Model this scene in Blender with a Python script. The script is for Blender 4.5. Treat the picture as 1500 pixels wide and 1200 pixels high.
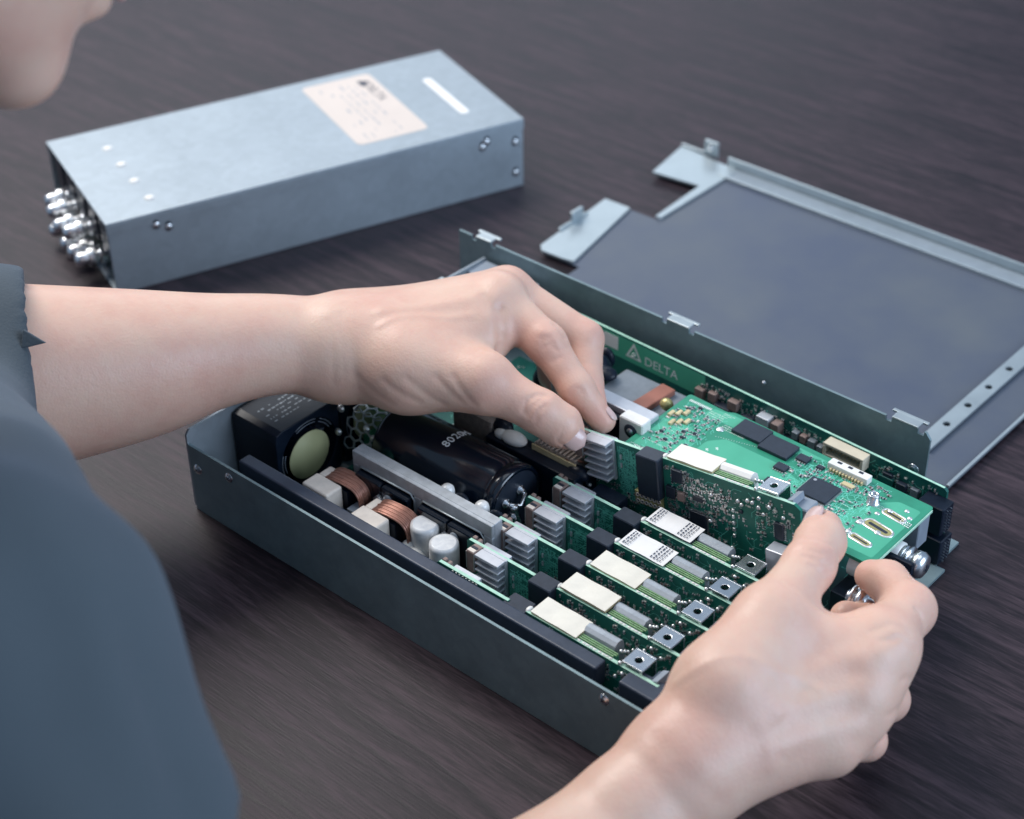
import bpy, math, random
import numpy as np
from mathutils import Matrix, Vector, Euler

# ------------------------------------------------------------------ camera, world, lamps
for o in list(bpy.data.objects):
    bpy.data.objects.remove(o)
scene = bpy.context.scene
COL = scene.collection
MM = 0.001

CAM_POS = np.array([553.28, -392.76, 527.15])
PITCH, ROLL, YAW, FPX = 0.6202, 0.0173, 0.7299, 2604.46
cy_, sy_ = math.cos(YAW), math.sin(YAW)
def _rot(v):
    return np.array([cy_*v[0]-sy_*v[1], sy_*v[0]+cy_*v[1], v[2]])
FW = _rot((0, math.cos(PITCH), -math.sin(PITCH)))
UP = _rot((0, math.sin(PITCH), math.cos(PITCH)))
RT = _rot((1, 0, 0))
RT2 = math.cos(ROLL)*RT - math.sin(ROLL)*UP
UP2 = math.sin(ROLL)*RT + math.cos(ROLL)*UP

cam = bpy.data.cameras.new('camera')
cam.lens = FPX/1500*36
cam.sensor_width = 36
cam.clip_start = 0.02
cam.clip_end = 50
cam.dof.use_dof = True
cam.dof.focus_distance = 0.765
cam.dof.aperture_fstop = 8.0
cam.dof.aperture_blades = 9
camo = bpy.data.objects.new('camera', cam)
COL.objects.link(camo)
m = Matrix.Identity(4)
for i in range(3):
    m[i][0] = RT2[i]; m[i][1] = UP2[i]; m[i][2] = -FW[i]; m[i][3] = CAM_POS[i]*MM
camo.matrix_world = m
scene.camera = camo

world = bpy.data.worlds.new('World')
scene.world = world
world.use_nodes = True
bg = world.node_tree.nodes['Background']
bg.inputs[0].default_value = (0.44, 0.63, 0.90, 1)
bg.inputs[1].default_value = 0.50
scene.view_settings.view_transform = 'Standard'
scene.view_settings.look = 'None'
scene.view_settings.exposure = 0.0
scene.view_settings.gamma = 1.0

def area(name, pos, target, sx, sy, power, col):
    l = bpy.data.lights.new(name, 'AREA')
    l.shape = 'RECTANGLE'; l.size = sx; l.size_y = sy
    l.energy = power; l.color = col
    o = bpy.data.objects.new(name, l)
    COL.objects.link(o)
    p = Vector(pos)*MM; t = Vector(target)*MM
    o.location = p
    o.rotation_euler = (t-p).to_track_quat('-Z', 'Y').to_euler()
    return o
area('window_light', (-1550, 250, 1900), (120, 100, 20), 1.4, 1.15, 66, (1.0, 0.955, 0.91))
area('ceiling_light', (300, 500, 1900), (120, 150, 0), 1.2, 1.2, 6, (0.90, 0.95, 1.0))
area('far_sheen_light', (-1500, 1750, 850), (-100, 350, 0), 1.6, 0.6, 5.5, (0.84, 0.92, 1.0))  # added lamp, its reflection gives the far table and tops their sheen
area('side_fill_light', (1500, 450, 650), (0, 250, 20), 1.0, 0.8, 17, (0.66, 0.80, 1.0))  # added fill lamp, brightens the front face of the closed module

# ------------------------------------------------------------------ materials
MATS = {}
def mat(name, col, rough=0.5, metal=0.0, var=0.0, vscale=60.0, bump=0.0, bscale=400.0, spec=0.5, col2=None,
        sss=0.0, coat=0.0, stretch=None, spangle=0):
    m = bpy.data.materials.new(name)
    m.use_nodes = True
    nt = m.node_tree
    b = nt.nodes['Principled BSDF']
    b.inputs['Base Color'].default_value = (*col, 1)
    b.inputs['Roughness'].default_value = rough
    b.inputs['Metallic'].default_value = metal
    b.inputs['Specular IOR Level'].default_value = spec
    if coat: 
        b.inputs['Coat Weight'].default_value = coat
        b.inputs['Coat Roughness'].default_value = 0.12
    tc = nt.nodes.new('ShaderNodeTexCoord')
    src = tc.outputs['Object']
    if stretch:
        mp = nt.nodes.new('ShaderNodeMapping')
        mp.inputs['Scale'].default_value = stretch
        nt.links.new(src, mp.inputs['Vector']); src = mp.outputs['Vector']
    if var or col2:
        n = nt.nodes.new('ShaderNodeTexNoise')
        n.inputs['Scale'].default_value = vscale
        n.inputs['Detail'].default_value = 5
        n.inputs['Roughness'].default_value = 0.6
        nt.links.new(src, n.inputs['Vector'])
        r = nt.nodes.new('ShaderNodeValToRGB')
        c2 = col2 if col2 else tuple(min(1, c*(1+var)) for c in col)
        c1 = col if col2 else tuple(c*(1-var) for c in col)
        r.color_ramp.elements[0].position = 0.32; r.color_ramp.elements[0].color = (*c1, 1)
        r.color_ramp.elements[1].position = 0.68; r.color_ramp.elements[1].color = (*c2, 1)
        nt.links.new(n.outputs['Fac'], r.inputs['Fac'])
        if spangle:
            vo = nt.nodes.new('ShaderNodeTexVoronoi'); vo.inputs['Scale'].default_value = spangle
            nt.links.new(src, vo.inputs['Vector'])
            sp = nt.nodes.new('ShaderNodeSeparateColor'); nt.links.new(vo.outputs['Color'], sp.inputs[0])
            m2 = nt.nodes.new('ShaderNodeMapRange'); m2.inputs['To Min'].default_value = 0.95; m2.inputs['To Max'].default_value = 1.04
            nt.links.new(sp.outputs[0], m2.inputs['Value'])
            mx = nt.nodes.new('ShaderNodeVectorMath'); mx.operation = 'SCALE'
            nt.links.new(r.outputs['Color'], mx.inputs[0]); nt.links.new(m2.outputs['Result'], mx.inputs['Scale'])
            nt.links.new(mx.outputs['Vector'], b.inputs['Base Color'])
        else:
            nt.links.new(r.outputs['Color'], b.inputs['Base Color'])
        mr = nt.nodes.new('ShaderNodeMapRange')
        mr.inputs['To Min'].default_value = max(0.03, rough-0.07)
        mr.inputs['To Max'].default_value = min(1, rough+0.07)
        nt.links.new(n.outputs['Fac'], mr.inputs['Value'])
        nt.links.new(mr.outputs['Result'], b.inputs['Roughness'])
    if bump:
        n2 = nt.nodes.new('ShaderNodeTexNoise')
        n2.inputs['Scale'].default_value = bscale
        n2.inputs['Detail'].default_value = 4
        nt.links.new(src, n2.inputs['Vector'])
        bp = nt.nodes.new('ShaderNodeBump')
        bp.inputs['Strength'].default_value = bump
        bp.inputs['Distance'].default_value = 0.0004
        nt.links.new(n2.outputs['Fac'], bp.inputs['Height'])
        nt.links.new(bp.outputs['Normal'], b.inputs['Normal'])
    if sss:
        b.inputs['Subsurface Weight'].default_value = sss
        b.inputs['Subsurface Radius'].default_value = (1.0, 0.36, 0.2)
        b.inputs['Subsurface Scale'].default_value = 0.003
    MATS[name] = m
    return m

mat('zinc_steel', (0.35, 0.40, 0.44), 0.46, 0.5, 0.045, 22, 0.08, 900, spangle=220)
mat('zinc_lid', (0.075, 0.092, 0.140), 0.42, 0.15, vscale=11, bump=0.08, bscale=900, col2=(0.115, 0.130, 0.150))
mat('zinc_edge', (0.50, 0.56, 0.58), 0.38, 0.7, 0.06, 60)
mat('chassis_steel', (0.22, 0.30, 0.32), 0.5, 0.45, 0.10, 60, 0.10, 1200, spangle=260)
mat('cast_alu', (0.42, 0.45, 0.48), 0.55, 0.55, 0.12, 220, 0.45, 1500)
mat('fin_alu', (0.62, 0.64, 0.68), 0.42, 0.45, 0.05, 200)
mat('bright_metal', (0.74, 0.76, 0.78), 0.27, 1.0, 0.02, 100)
mat('solder', (0.80, 0.80, 0.78), 0.30, 0.8, 0.1, 500)
mat('black_plastic', (0.005, 0.010, 0.021), 0.38, 0, 0.2, 150, 0.1, 900, spec=0.3)
mat('black_rail', (0.034, 0.047, 0.075), 0.42, 0, 0.15, 100, 0.1, 900)
mat('black_shiny', (0.003, 0.007, 0.015), 0.16, 0, 0, coat=0.3)
mat('chip_black', (0.019, 0.028, 0.045), 0.45, 0, 0.15, 400, 0.1, 2500)
mat('pcb_green', (0.030, 0.265, 0.160), 0.36, 0, 0.12, 90, coat=0.3)
mat('pcb_card', (0.014, 0.175, 0.125), 0.38, 0, 0.15, 90, coat=0.25)
mat('pcb_light', (0.080, 0.42, 0.265), 0.34, 0, 0.05, 60, coat=0.3)
mat('pcb_dark', (0.008, 0.11, 0.09), 0.40, 0, 0.2, 90, coat=0.2)
mat('pcb_edge', (0.16, 0.44, 0.27), 0.5, 0, 0.2, 400)
mat('ferrite_light', (0.40, 0.44, 0.48), 0.42, 0.25, 0.08, 200, 0.2, 900)
mat('winding_edge', (0.20, 0.36, 0.17), 0.5, 0, 0.3, 900)
mat('pcb_cut', (0.42, 0.68, 0.54), 0.55, 0, 0.15, 300)
mat('trace', (0.16, 0.66, 0.50), 0.45, 0, coat=0.2)
mat('silk', (0.80, 0.84, 0.80), 0.6)
mat('cream', (0.80, 0.76, 0.66), 0.5, 0, 0.05, 150, 0.1, 900)
mat('cream_edge', (0.62, 0.52, 0.30), 0.55, 0, 0.1, 300)
mat('white_label', (0.84, 0.82, 0.80), 0.5, 0, 0.03, 100)
mat('pink_label', (0.66, 0.57, 0.51), 0.5, 0, 0.03, 40)
mat('ink', (0.03, 0.04, 0.07), 0.6)
mat('ink_grey', (0.36, 0.38, 0.42), 0.6)
mat('cap_white', (0.86, 0.85, 0.82), 0.35, 0.1, 0.08, 200)
mat('cap_sleeve', (0.55, 0.57, 0.60), 0.35, 0.1, col2=(0.84, 0.84, 0.82), vscale=160)
mat('copper', (0.40, 0.20, 0.15), 0.30, 0.55, 0.2, 300)
mat('copper_orange', (0.33, 0.13, 0.09), 0.4, 0.1, 0.15, 100)
mat('core_cream', (0.70, 0.62, 0.54), 0.55, 0, 0.08, 200, 0.2, 900)
mat('brown_part', (0.24, 0.17, 0.15), 0.5, 0, 0.2, 500)
mat('gold_pad', (0.52, 0.46, 0.20), 0.35, 0.5, 0.1, 400)
mat('yellow_hub', (0.56, 0.56, 0.30), 0.55, 0, 0.05, 60)
mat('ferrite', (0.22, 0.25, 0.28), 0.45, 0.3, 0.1, 200, 0.2, 900)
mat('glue', (0.80, 0.79, 0.75), 0.4, 0, 0.05, 100)
mat('connector_cream', (0.66, 0.58, 0.44), 0.45, 0, 0.05, 200)
mat('connector_white', (0.80, 0.78, 0.74), 0.45, 0, 0.05, 200)
mat('grey_plastic', (0.25, 0.29, 0.34), 0.4, 0, 0.08, 150)
mat('winding', (0.36, 0.30, 0.26), 0.5, 0, 0.25, 500, 0.5, 1500)

def skin_material():
    m = mat('skin', (0.60, 0.38, 0.32), 0.42, 0, sss=0.18, spec=0.45)
    nt = m.node_tree; b = nt.nodes['Principled BSDF']
    tc = [n for n in nt.nodes if n.type == 'TEX_COORD'][0]
    n1 = nt.nodes.new('ShaderNodeTexNoise'); n1.inputs['Scale'].default_value = 28; n1.inputs['Detail'].default_value = 6
    n1.inputs['Roughness'].default_value = 0.65
    nt.links.new(tc.outputs['Object'], n1.inputs['Vector'])
    r = nt.nodes.new('ShaderNodeValToRGB')
    r.color_ramp.elements[0].position = 0.35; r.color_ramp.elements[0].color = (0.725, 0.496, 0.382, 1)
    r.color_ramp.elements[1].position = 0.66; r.color_ramp.elements[1].color = (0.679, 0.396, 0.307, 1)
    e = r.color_ramp.elements.new(0.5); e.color = (0.716, 0.457, 0.353, 1)
    nt.links.new(n1.outputs['Fac'], r.inputs['Fac'])
    at = nt.nodes.new('ShaderNodeAttribute'); at.attribute_name = 'redness'
    mx = nt.nodes.new('ShaderNodeMix'); mx.data_type = 'RGBA'
    mx.inputs['B'].default_value = (0.70, 0.33, 0.27, 1)
    nt.links.new(at.outputs['Fac'], mx.inputs['Factor']); nt.links.new(r.outputs['Color'], mx.inputs['A'])
    nt.links.new(mx.outputs['Result'], b.inputs['Base Color'])
    v = nt.nodes.new('ShaderNodeTexVoronoi'); v.inputs['Scale'].default_value = 900
    nt.links.new(tc.outputs['Object'], v.inputs['Vector'])
    n2 = nt.nodes.new('ShaderNodeTexNoise'); n2.inputs['Scale'].default_value = 260; n2.inputs['Detail'].default_value = 5
    nt.links.new(tc.outputs['Object'], n2.inputs['Vector'])
    ad = nt.nodes.new('ShaderNodeMath'); ad.operation = 'MULTIPLY_ADD'; ad.inputs[1].default_value = 0.35
    nt.links.new(v.outputs['Distance'], ad.inputs[0]); nt.links.new(n2.outputs['Fac'], ad.inputs[2])
    bp = nt.nodes.new('ShaderNodeBump'); bp.inputs['Strength'].default_value = 0.32; bp.inputs['Distance'].default_value = 0.0005
    nt.links.new(ad.outputs[0], bp.inputs['Height']); nt.links.new(bp.outputs['Normal'], b.inputs['Normal'])
    return m
skin_material()
mat('nail', (0.66, 0.46, 0.42), 0.22, 0, 0.04, 100, coat=0.3)
mat('hair', (0.012, 0.010, 0.012), 0.4, 0, 0.3, 300, 0.5, 500)
mat('eye_white', (0.75, 0.74, 0.72), 0.2)
mat('lips', (0.60, 0.33, 0.30), 0.4, 0, 0.1, 200)

def shirt_material():
    m = mat('shirt', (0.072, 0.090, 0.104), 0.85, 0, 0.08, 8, spec=0.2)
    nt = m.node_tree; b = nt.nodes['Principled BSDF']
    b.inputs['Sheen Weight'].default_value = 0.15
    b.inputs['Sheen Tint'].default_value = (0.6, 0.7, 0.9, 1)
    tc = [n for n in nt.nodes if n.type == 'TEX_COORD'][0]
    w = nt.nodes.new('ShaderNodeTexNoise'); w.inputs['Scale'].default_value = 900
    nt.links.new(tc.outputs['Object'], w.inputs['Vector'])
    bp = nt.nodes.new('ShaderNodeBump'); bp.inputs['Strength'].default_value = 0.4; bp.inputs['Distance'].default_value = 0.0006
    nt.links.new(w.outputs['Fac'], bp.inputs['Height']); nt.links.new(bp.outputs['Normal'], b.inputs['Normal'])
shirt_material()

def wood_material():
    m = bpy.data.materials.new('dark_wood'); m.use_nodes = True
    MATS['dark_wood'] = m
    nt = m.node_tree; b = nt.nodes['Principled BSDF']
    b.inputs['Specular IOR Level'].default_value = 0.32
    L = nt.links.new
    tc = nt.nodes.new('ShaderNodeTexCoord')
    mp = nt.nodes.new('ShaderNodeMapping')
    mp.inputs['Rotation'].default_value = (0, 0, math.radians(4))
    mp.inputs['Scale'].default_value = (3.0, 40, 1)
    L(tc.outputs['Object'], mp.inputs['Vector'])
    n1 = nt.nodes.new('ShaderNodeTexNoise'); n1.inputs['Scale'].default_value = 4.0; n1.inputs['Detail'].default_value = 8
    n1.inputs['Roughness'].default_value = 0.65; n1.inputs['Distortion'].default_value = 0.9
    L(mp.outputs['Vector'], n1.inputs['Vector'])
    mp2 = nt.nodes.new('ShaderNodeMapping')
    mp2.inputs['Rotation'].default_value = (0, 0, math.radians(4))
    mp2.inputs['Scale'].default_value = (30, 420, 1)
    L(tc.outputs['Object'], mp2.inputs['Vector'])
    n2 = nt.nodes.new('ShaderNodeTexNoise'); n2.inputs['Scale'].default_value = 3.0; n2.inputs['Detail'].default_value = 5
    L(mp2.outputs['Vector'], n2.inputs['Vector'])
    mix = nt.nodes.new('ShaderNodeMath'); mix.operation = 'MULTIPLY_ADD'; mix.inputs[1].default_value = 0.62
    L(n2.outputs['Fac'], mix.inputs[0]); L(n1.outputs['Fac'], mix.inputs[2])
    r = nt.nodes.new('ShaderNodeValToRGB')
    r.color_ramp.elements[0].position = 0.55; r.color_ramp.elements[0].color = (0.006, 0.0035, 0.006, 1)
    r.color_ramp.elements[1].position = 0.98; r.color_ramp.elements[1].color = (0.052, 0.033, 0.042, 1)
    e = r.color_ramp.elements.new(0.76); e.color = (0.017, 0.0105, 0.015, 1)
    L(mix.outputs[0], r.inputs['Fac']); L(r.outputs['Color'], b.inputs['Base Color'])
    mr = nt.nodes.new('ShaderNodeMapRange'); mr.inputs['From Min'].default_value = 0.5; mr.inputs['From Max'].default_value = 1.0
    mr.inputs['To Min'].default_value = 0.40; mr.inputs['To Max'].default_value = 0.54
    L(mix.outputs[0], mr.inputs['Value']); L(mr.outputs['Result'], b.inputs['Roughness'])
    bp = nt.nodes.new('ShaderNodeBump'); bp.inputs['Strength'].default_value = 0.35; bp.inputs['Distance'].default_value = 0.0004
    L(mix.outputs[0], bp.inputs['Height']); L(bp.outputs['Normal'], b.inputs['Normal'])
wood_material()

# ------------------------------------------------------------------ mesh helpers (all lengths in millimetres)
class MB:
    def __init__(s, M=None):
        s.v = []; s.f = []; s.m = []; s.names = []; s.sm = []
        s.M = M or Matrix.Identity(4); s.cur = 0
    def use(s, name):
        if name not in s.names: s.names.append(name)
        s.cur = s.names.index(name); return s
    def raw(s, vs, fs, smooth=False):
        b = len(s.v)
        for p in vs: s.v.append(tuple(s.M @ Vector(p)))
        for f in fs:
            s.f.append(tuple(b+i for i in f)); s.m.append(s.cur); s.sm.append(smooth)
    def box(s, x0, x1, y0, y1, z0, z1):
        vs = [(x, y, z) for z in (z0, z1) for y in (y0, y1) for x in (x0, x1)]
        s.raw(vs, [(0, 2, 3, 1), (4, 5, 7, 6), (0, 1, 5, 4), (1, 3, 7, 5), (3, 2, 6, 7), (2, 0, 4, 6)])
    def bbox(s, x0, x1, y0, y1, z0, z1, b=0.4):
        """box with all four vertical and top edges chamfered"""
        def ring(i, z):
            return [(x0+i+b, y0+i, z), (x1-i-b, y0+i, z), (x1-i, y0+i+b, z), (x1-i, y1-i-b, z), (x1-i-b, y1-i, z), (x0+i+b, y1-i, z), (x0+i, y1-i-b, z), (x0+i, y0+i+b, z)]
        vs = ring(0, z0) + ring(0, z1-b) + ring(b*0.7, z1)
        fs = [tuple(range(7, -1, -1)), tuple(range(16, 24))]
        for k in (0, 8):
            for i in range(8): fs.append((k+i, k+(i+1) % 8, k+8+(i+1) % 8, k+8+i))
        s.raw(vs, fs)
    def obox(s, c, ax, ay, az):
        c = Vector(c); ax = Vector(ax); ay = Vector(ay); az = Vector(az)
        vs = [c+i*ax+j*ay+k*az for k in (-1, 1) for j in (-1, 1) for i in (-1, 1)]
        s.raw(vs, [(0, 2, 3, 1), (4, 5, 7, 6), (0, 1, 5, 4), (1, 3, 7, 5), (3, 2, 6, 7), (2, 0, 4, 6)])
    def prism(s, pts, z0, z1, smooth=False):
        n = len(pts)
        vs = [(p[0], p[1], z0) for p in pts] + [(p[0], p[1], z1) for p in pts]
        s.raw(vs, [tuple(range(n-1, -1, -1)), tuple(range(n, 2*n))])
        s.raw(vs, [(i, (i+1) % n, n+(i+1) % n, n+i) for i in range(n)], smooth)
    def lathe(s, p0, p1, prof, n=24, smooth=True):
        """prof: list of (t along p0->p1 in mm, radius)"""
        p0 = Vector(p0); d = (Vector(p1)-p0).normalized()
        a = d.orthogonal().normalized(); b = d.cross(a)
        vs = []; fs = []
        for t, r in prof:
            for i in range(n):
                an = 2*math.pi*i/n
                vs.append(p0+d*t+(a*math.cos(an)+b*math.sin(an))*r)
        for k in range(len(prof)-1):
            for i in range(n):
                fs.append((k*n+i, k*n+(i+1) % n, (k+1)*n+(i+1) % n, (k+1)*n+i))
        s.raw(vs, fs, smooth)
        if prof[0][1] > 0.01: s.raw(vs[:n], [tuple(range(n-1, -1, -1))])
        if prof[-1][1] > 0.01: s.raw(vs[-n:], [tuple(range(n))])
    def cyl(s, p0, p1, r, n=20, r2=None, smooth=True):
        L = (Vector(p1)-Vector(p0)).length
        s.lathe(p0, p1, [(0, r), (L, r if r2 is None else r2)], n, smooth)
    def tube(s, pts, r, n=8):
        pts = [Vector(p) for p in pts]
        vs = []; fs = []; prev = None
        for i, p in enumerate(pts):
            d = (pts[min(i+1, len(pts)-1)]-pts[max(i-1, 0)]).normalized()
            a = d.orthogonal().normalized() if prev is None else (prev - d*prev.dot(d)).normalized()
            prev = a; b = d.cross(a)
            for k in range(n):
                an = 2*math.pi*k/n
                vs.append(p+(a*math.cos(an)+b*math.sin(an))*r)
        for i in range(len(pts)-1):
            for k in range(n):
                fs.append((i*n+k, i*n+(k+1) % n, (i+1)*n+(k+1) % n, (i+1)*n+k))
        fs += [tuple(range(n-1, -1, -1)), tuple((len(pts)-1)*n+k for k in range(n))]
        s.raw(vs, fs, True)
    def blob(s, c, rx, ry, rz, n=10):
        vs = []; fs = []
        for j in range(n+1):
            th = math.pi*j/n
            for i in range(n*2):
                ph = math.pi*i/n
                vs.append((c[0]+rx*math.sin(th)*math.cos(ph), c[1]+ry*math.sin(th)*math.sin(ph), c[2]+rz*math.cos(th)))
        for j in range(n):
            for i in range(n*2):
                fs.append((j*2*n+i, (j+1)*2*n+i, (j+1)*2*n+(i+1) % (2*n), j*2*n+(i+1) % (2*n)))
        s.raw(vs, fs, True)
    def build(s, name, parent=None, bevel=0, kind=None, label=None, seg=2):
        me = bpy.data.meshes.new(name)
        me.from_pydata([(a*MM, b*MM, c*MM) for a, b, c in s.v], [], s.f)
        for n in s.names: me.materials.append(MATS[n])
        me.polygons.foreach_set('material_index', s.m)
        me.polygons.foreach_set('use_smooth', s.sm)
        me.update()
        o = bpy.data.objects.new(name, me)
        COL.objects.link(o)
        if parent: o.parent = parent
        if bevel:
            bv = o.modifiers.new('bevel', 'BEVEL'); bv.width = bevel*MM; bv.segments = seg
            bv.limit_method = 'ANGLE'; bv.angle_limit = math.radians(40)
            bv.harden_normals = False
        if kind: o['kind'] = kind
        if label: o['label'] = label
        return o

def thing(name, label, cat, loc=(0, 0, 0), rot=(0, 0, 0), group=None):
    o = bpy.data.objects.new(name, None)
    o.empty_display_size = 0.01
    COL.objects.link(o)
    o.location = Vector(loc)*MM; o.rotation_euler = rot
    o['label'] = label; o['category'] = cat
    if group: o['group'] = group
    return o

def copy_tree(o, parent=None):
    c = o.copy(); COL.objects.link(c)
    if parent: c.parent = parent
    for ch in list(o.children): copy_tree(ch, c)
    return c

def text_part(name, s, size, M, matname, parent, depth=0.05, align='CENTER'):
    cu = bpy.data.curves.new(name, 'FONT')
    cu.body = s; cu.size = size*MM; cu.extrude = depth*MM/2
    cu.align_x = align; cu.align_y = 'CENTER'; cu.resolution_u = 3
    tmp = bpy.data.objects.new('tmp_text', cu); COL.objects.link(tmp)
    dg = bpy.context.evaluated_depsgraph_get(); dg.update()
    me = bpy.data.meshes.new_from_object(tmp.evaluated_get(dg))
    bpy.data.objects.remove(tmp)
    M2 = M.copy()
    for i in range(3): M2[i][3] *= MM
    me.transform(M2); me.materials.clear(); me.materials.append(MATS[matname])
    o = bpy.data.objects.new(name, me); COL.objects.link(o); o.parent = parent
    return o

def basis(o, x, y, z):
    M = Matrix.Identity(4)
    for i in range(3):
        M[i][0] = x[i]; M[i][1] = y[i]; M[i][2] = z[i]; M[i][3] = o[i]
    return M

# board-local drawing: M maps (u, v, w) with w pointing out of the board
def chip(parent, M, u, v, du, dv, h, leads='', name='microchip', m='chip_black', nl=0, b=0.25, w=0.05):
    mb = MB(M); mb.use(m)
    mb.bbox(u, u+du, v, v+dv, w, w+h, b)
    if 'dot' in leads:
        mb.use('ink_grey'); mb.cyl((u+du*.15, v+dv*.85, w+h), (u+du*.15, v+dv*.85, w+h+0.03), min(du, dv)*.06, 10)
    o = mb.build(name, parent)
    if nl:
        lm = MB(M); lm.use('solder')
        if 'v' in leads:
            for i in range(nl):
                x = u+du*(i+.5)/nl; t = du/nl*.25
                lm.box(x-t, x+t, v-0.9, v-0.02, w, w+0.35*h); lm.box(x-t, x+t, v+dv+.02, v+dv+0.9, w, w+0.35*h)
        if 'h' in leads:
            k = max(2, int(nl*dv/du))
            for i in range(k):
                y = v+dv*(i+.5)/k; t = dv/k*.25
                lm.box(u-0.9, u-.02, y-t, y+t, w, w+0.35*h); lm.box(u+du+.02, u+du+0.9, y-t, y+t, w, w+0.35*h)
        lm.build('pin_row', o)
    return o

def passive(mb, rng, u, v, w=0.05, vert=None):
    """one small two-pad component"""
    L = rng.choice([1.0, 1.0, 1.6]); W = L*0.52; h = rng.choice([.35, .5, .8])
    vert = rng.random() < .5 if vert is None else vert
    a, b = (W, L) if vert else (L, W)
    body = rng.choice(['chip_black', 'chip_black', 'brown_part', 'brown_part', 'core_cream', 'ferrite'])
    mb.use('solder')
    if vert:
        mb.box(u-a/2-.1, u+a/2+.1, v-b/2-.25, v-b/2*.55, w, w+h*.85); mb.box(u-a/2-.1, u+a/2+.1, v+b/2*.55, v+b/2+.25, w, w+h*.85)
        mb.use(body); mb.box(u-a/2, u+a/2, v-b/2*.55, v+b/2*.55, w, w+h)
    else:
        mb.box(u-a/2-.25, u-a/2*.55, v-b/2-.1, v+b/2+.1, w, w+h*.85); mb.box(u+a/2*.55, u+a/2+.25, v-b/2-.1, v+b/2+.1, w, w+h*.85)
        mb.use(body); mb.box(u-a/2*.55, u+a/2*.55, v-b/2, v+b/2, w, w+h)

def traces(parent, M, rects, n, seed, m='trace', wd=0.22, w=0.02, name='copper_track'):
    rng = random.Random(seed); mb = MB(M); mb.use(m)
    dirs = [(1, 0), (.7, .7), (0, 1), (-.7, .7), (-1, 0), (-.7, -.7), (0, -1), (.7, -.7)]
    for k in range(n):
        r = rng.choice(rects)
        x = rng.uniform(r[0], r[1]); y = rng.uniform(r[2], r[3]); d = rng.randrange(8); z = w+0.004*(k % 9)
        for s in range(rng.randint(1, 4)):
            L = rng.uniform(1.0, 5.0)
            nx = x+dirs[d][0]*L; ny = y+dirs[d][1]*L
            if not (r[0] < nx < r[1] and r[2] < ny < r[3]): break
            px, py = -dirs[d][1]*wd/2, dirs[d][0]*wd/2
            z = w+0.004*((k*7+s) % 9)
            mb.raw([(x-px, y-py, z), (nx-px, ny-py, z), (nx+px, ny+py, z), (x+px, y+py, z)], [(0, 1, 2, 3)])
            x, y = nx, ny; d = (d+rng.choice([-1, 1])) % 8
        mb.lathe((x, y, 0), (x, y, 1), [(z-0.0005, .26), (z+.003, .26)], 6, False)
    return mb.build(name, parent, kind='stuff')

def trace_grid(parent, M, r, n, seed, m='trace', wd=0.3, w=0.06):
    rng = random.Random(seed); mb = MB(M); mb.use(m)
    for k in range(n):
        x = r[0]+round(rng.uniform(0, r[1]-r[0])/.7)*.7; y = r[2]+round(rng.uniform(0, r[3]-r[2])/.7)*.7
        L = rng.uniform(.8, 4.5); z = w+.003*(k % 11)
        if rng.random() < .45:
            x2 = min(x+L, r[1]); mb.raw([(x, y, z), (x2, y, z), (x2, y+wd, z), (x, y+wd, z)], [(0, 1, 2, 3)])
        else:
            y2 = min(y+L, r[3]); mb.raw([(x, y, z), (x+wd, y, z), (x+wd, y2, z), (x, y2, z)], [(0, 1, 2, 3)])
    return mb.build('copper_track', parent, kind='stuff')

def silk_text_rows(mb, u, v, du, rows, rng, h=.55, gap=1.0, w=0.03):
    """tiny unreadable print as broken dashes"""
    mb.use('silk')
    for r in range(rows):
        x = u
        while x < u+du*rng.uniform(.7, 1):
            a = rng.uniform(.2, .6)
            y = v-r*gap
            k = rng.random()
            mb.box(x, x+a*.5, y, y+h, w-.01, w) if k < .6 else mb.box(x, x+a, y+h*.3*k, y+h*.3*k+.2, w-.01, w)
            x += a+.2
# ------------------------------------------------------------------ table
mb = MB(); mb.use('dark_wood'); mb.box(-1300, 1100, -262, 1500, -30, 0)
t = mb.build('table_top', kind='structure')

rnd = random.Random(7)
BX = basis((0, 0, 0), (1, 0, 0), (0, 1, 0), (0, 0, 1))

# ------------------------------------------------------------------ closed power module
BA = math.radians(69.5)
box2 = thing('closed_power_module', 'closed galvanised steel power module with a pale label standing at the back of the table', 'power supply', (-182.5, 97.5, 0), (0, 0, BA))
# local: x along the length 261, y across (0..114, to the left), z 0..45.4
L2, W2, H2 = 261, 114, 45.4
mb = MB(); mb.use('zinc_steel')
mb.box(0, L2, 0, 1.2, 0, H2-1.3); mb.box(0, L2, W2-1.2, W2, 0, H2-1.3); mb.box(0, L2, 1.2, W2-1.2, 0, 1.2); mb.box(L2-1.2, L2, 1.2, W2-1.2, 1.2, H2-1.3)
mb.build('case_body', box2, bevel=0.5)
mb = MB(); mb.use('zinc_steel')
mb.box(-0.3, L2+.3, -0.35, W2+.35, H2-1.2, H2)
mb.box(-0.3, L2+.3, -0.45, -0.05, H2-7.0, H2-1.25)
mb.box(-0.3, L2+.3, W2+.05, W2+.45, H2-7.0, H2-1.25)
mb.build('top_cover', box2, bevel=0.5)
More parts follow.
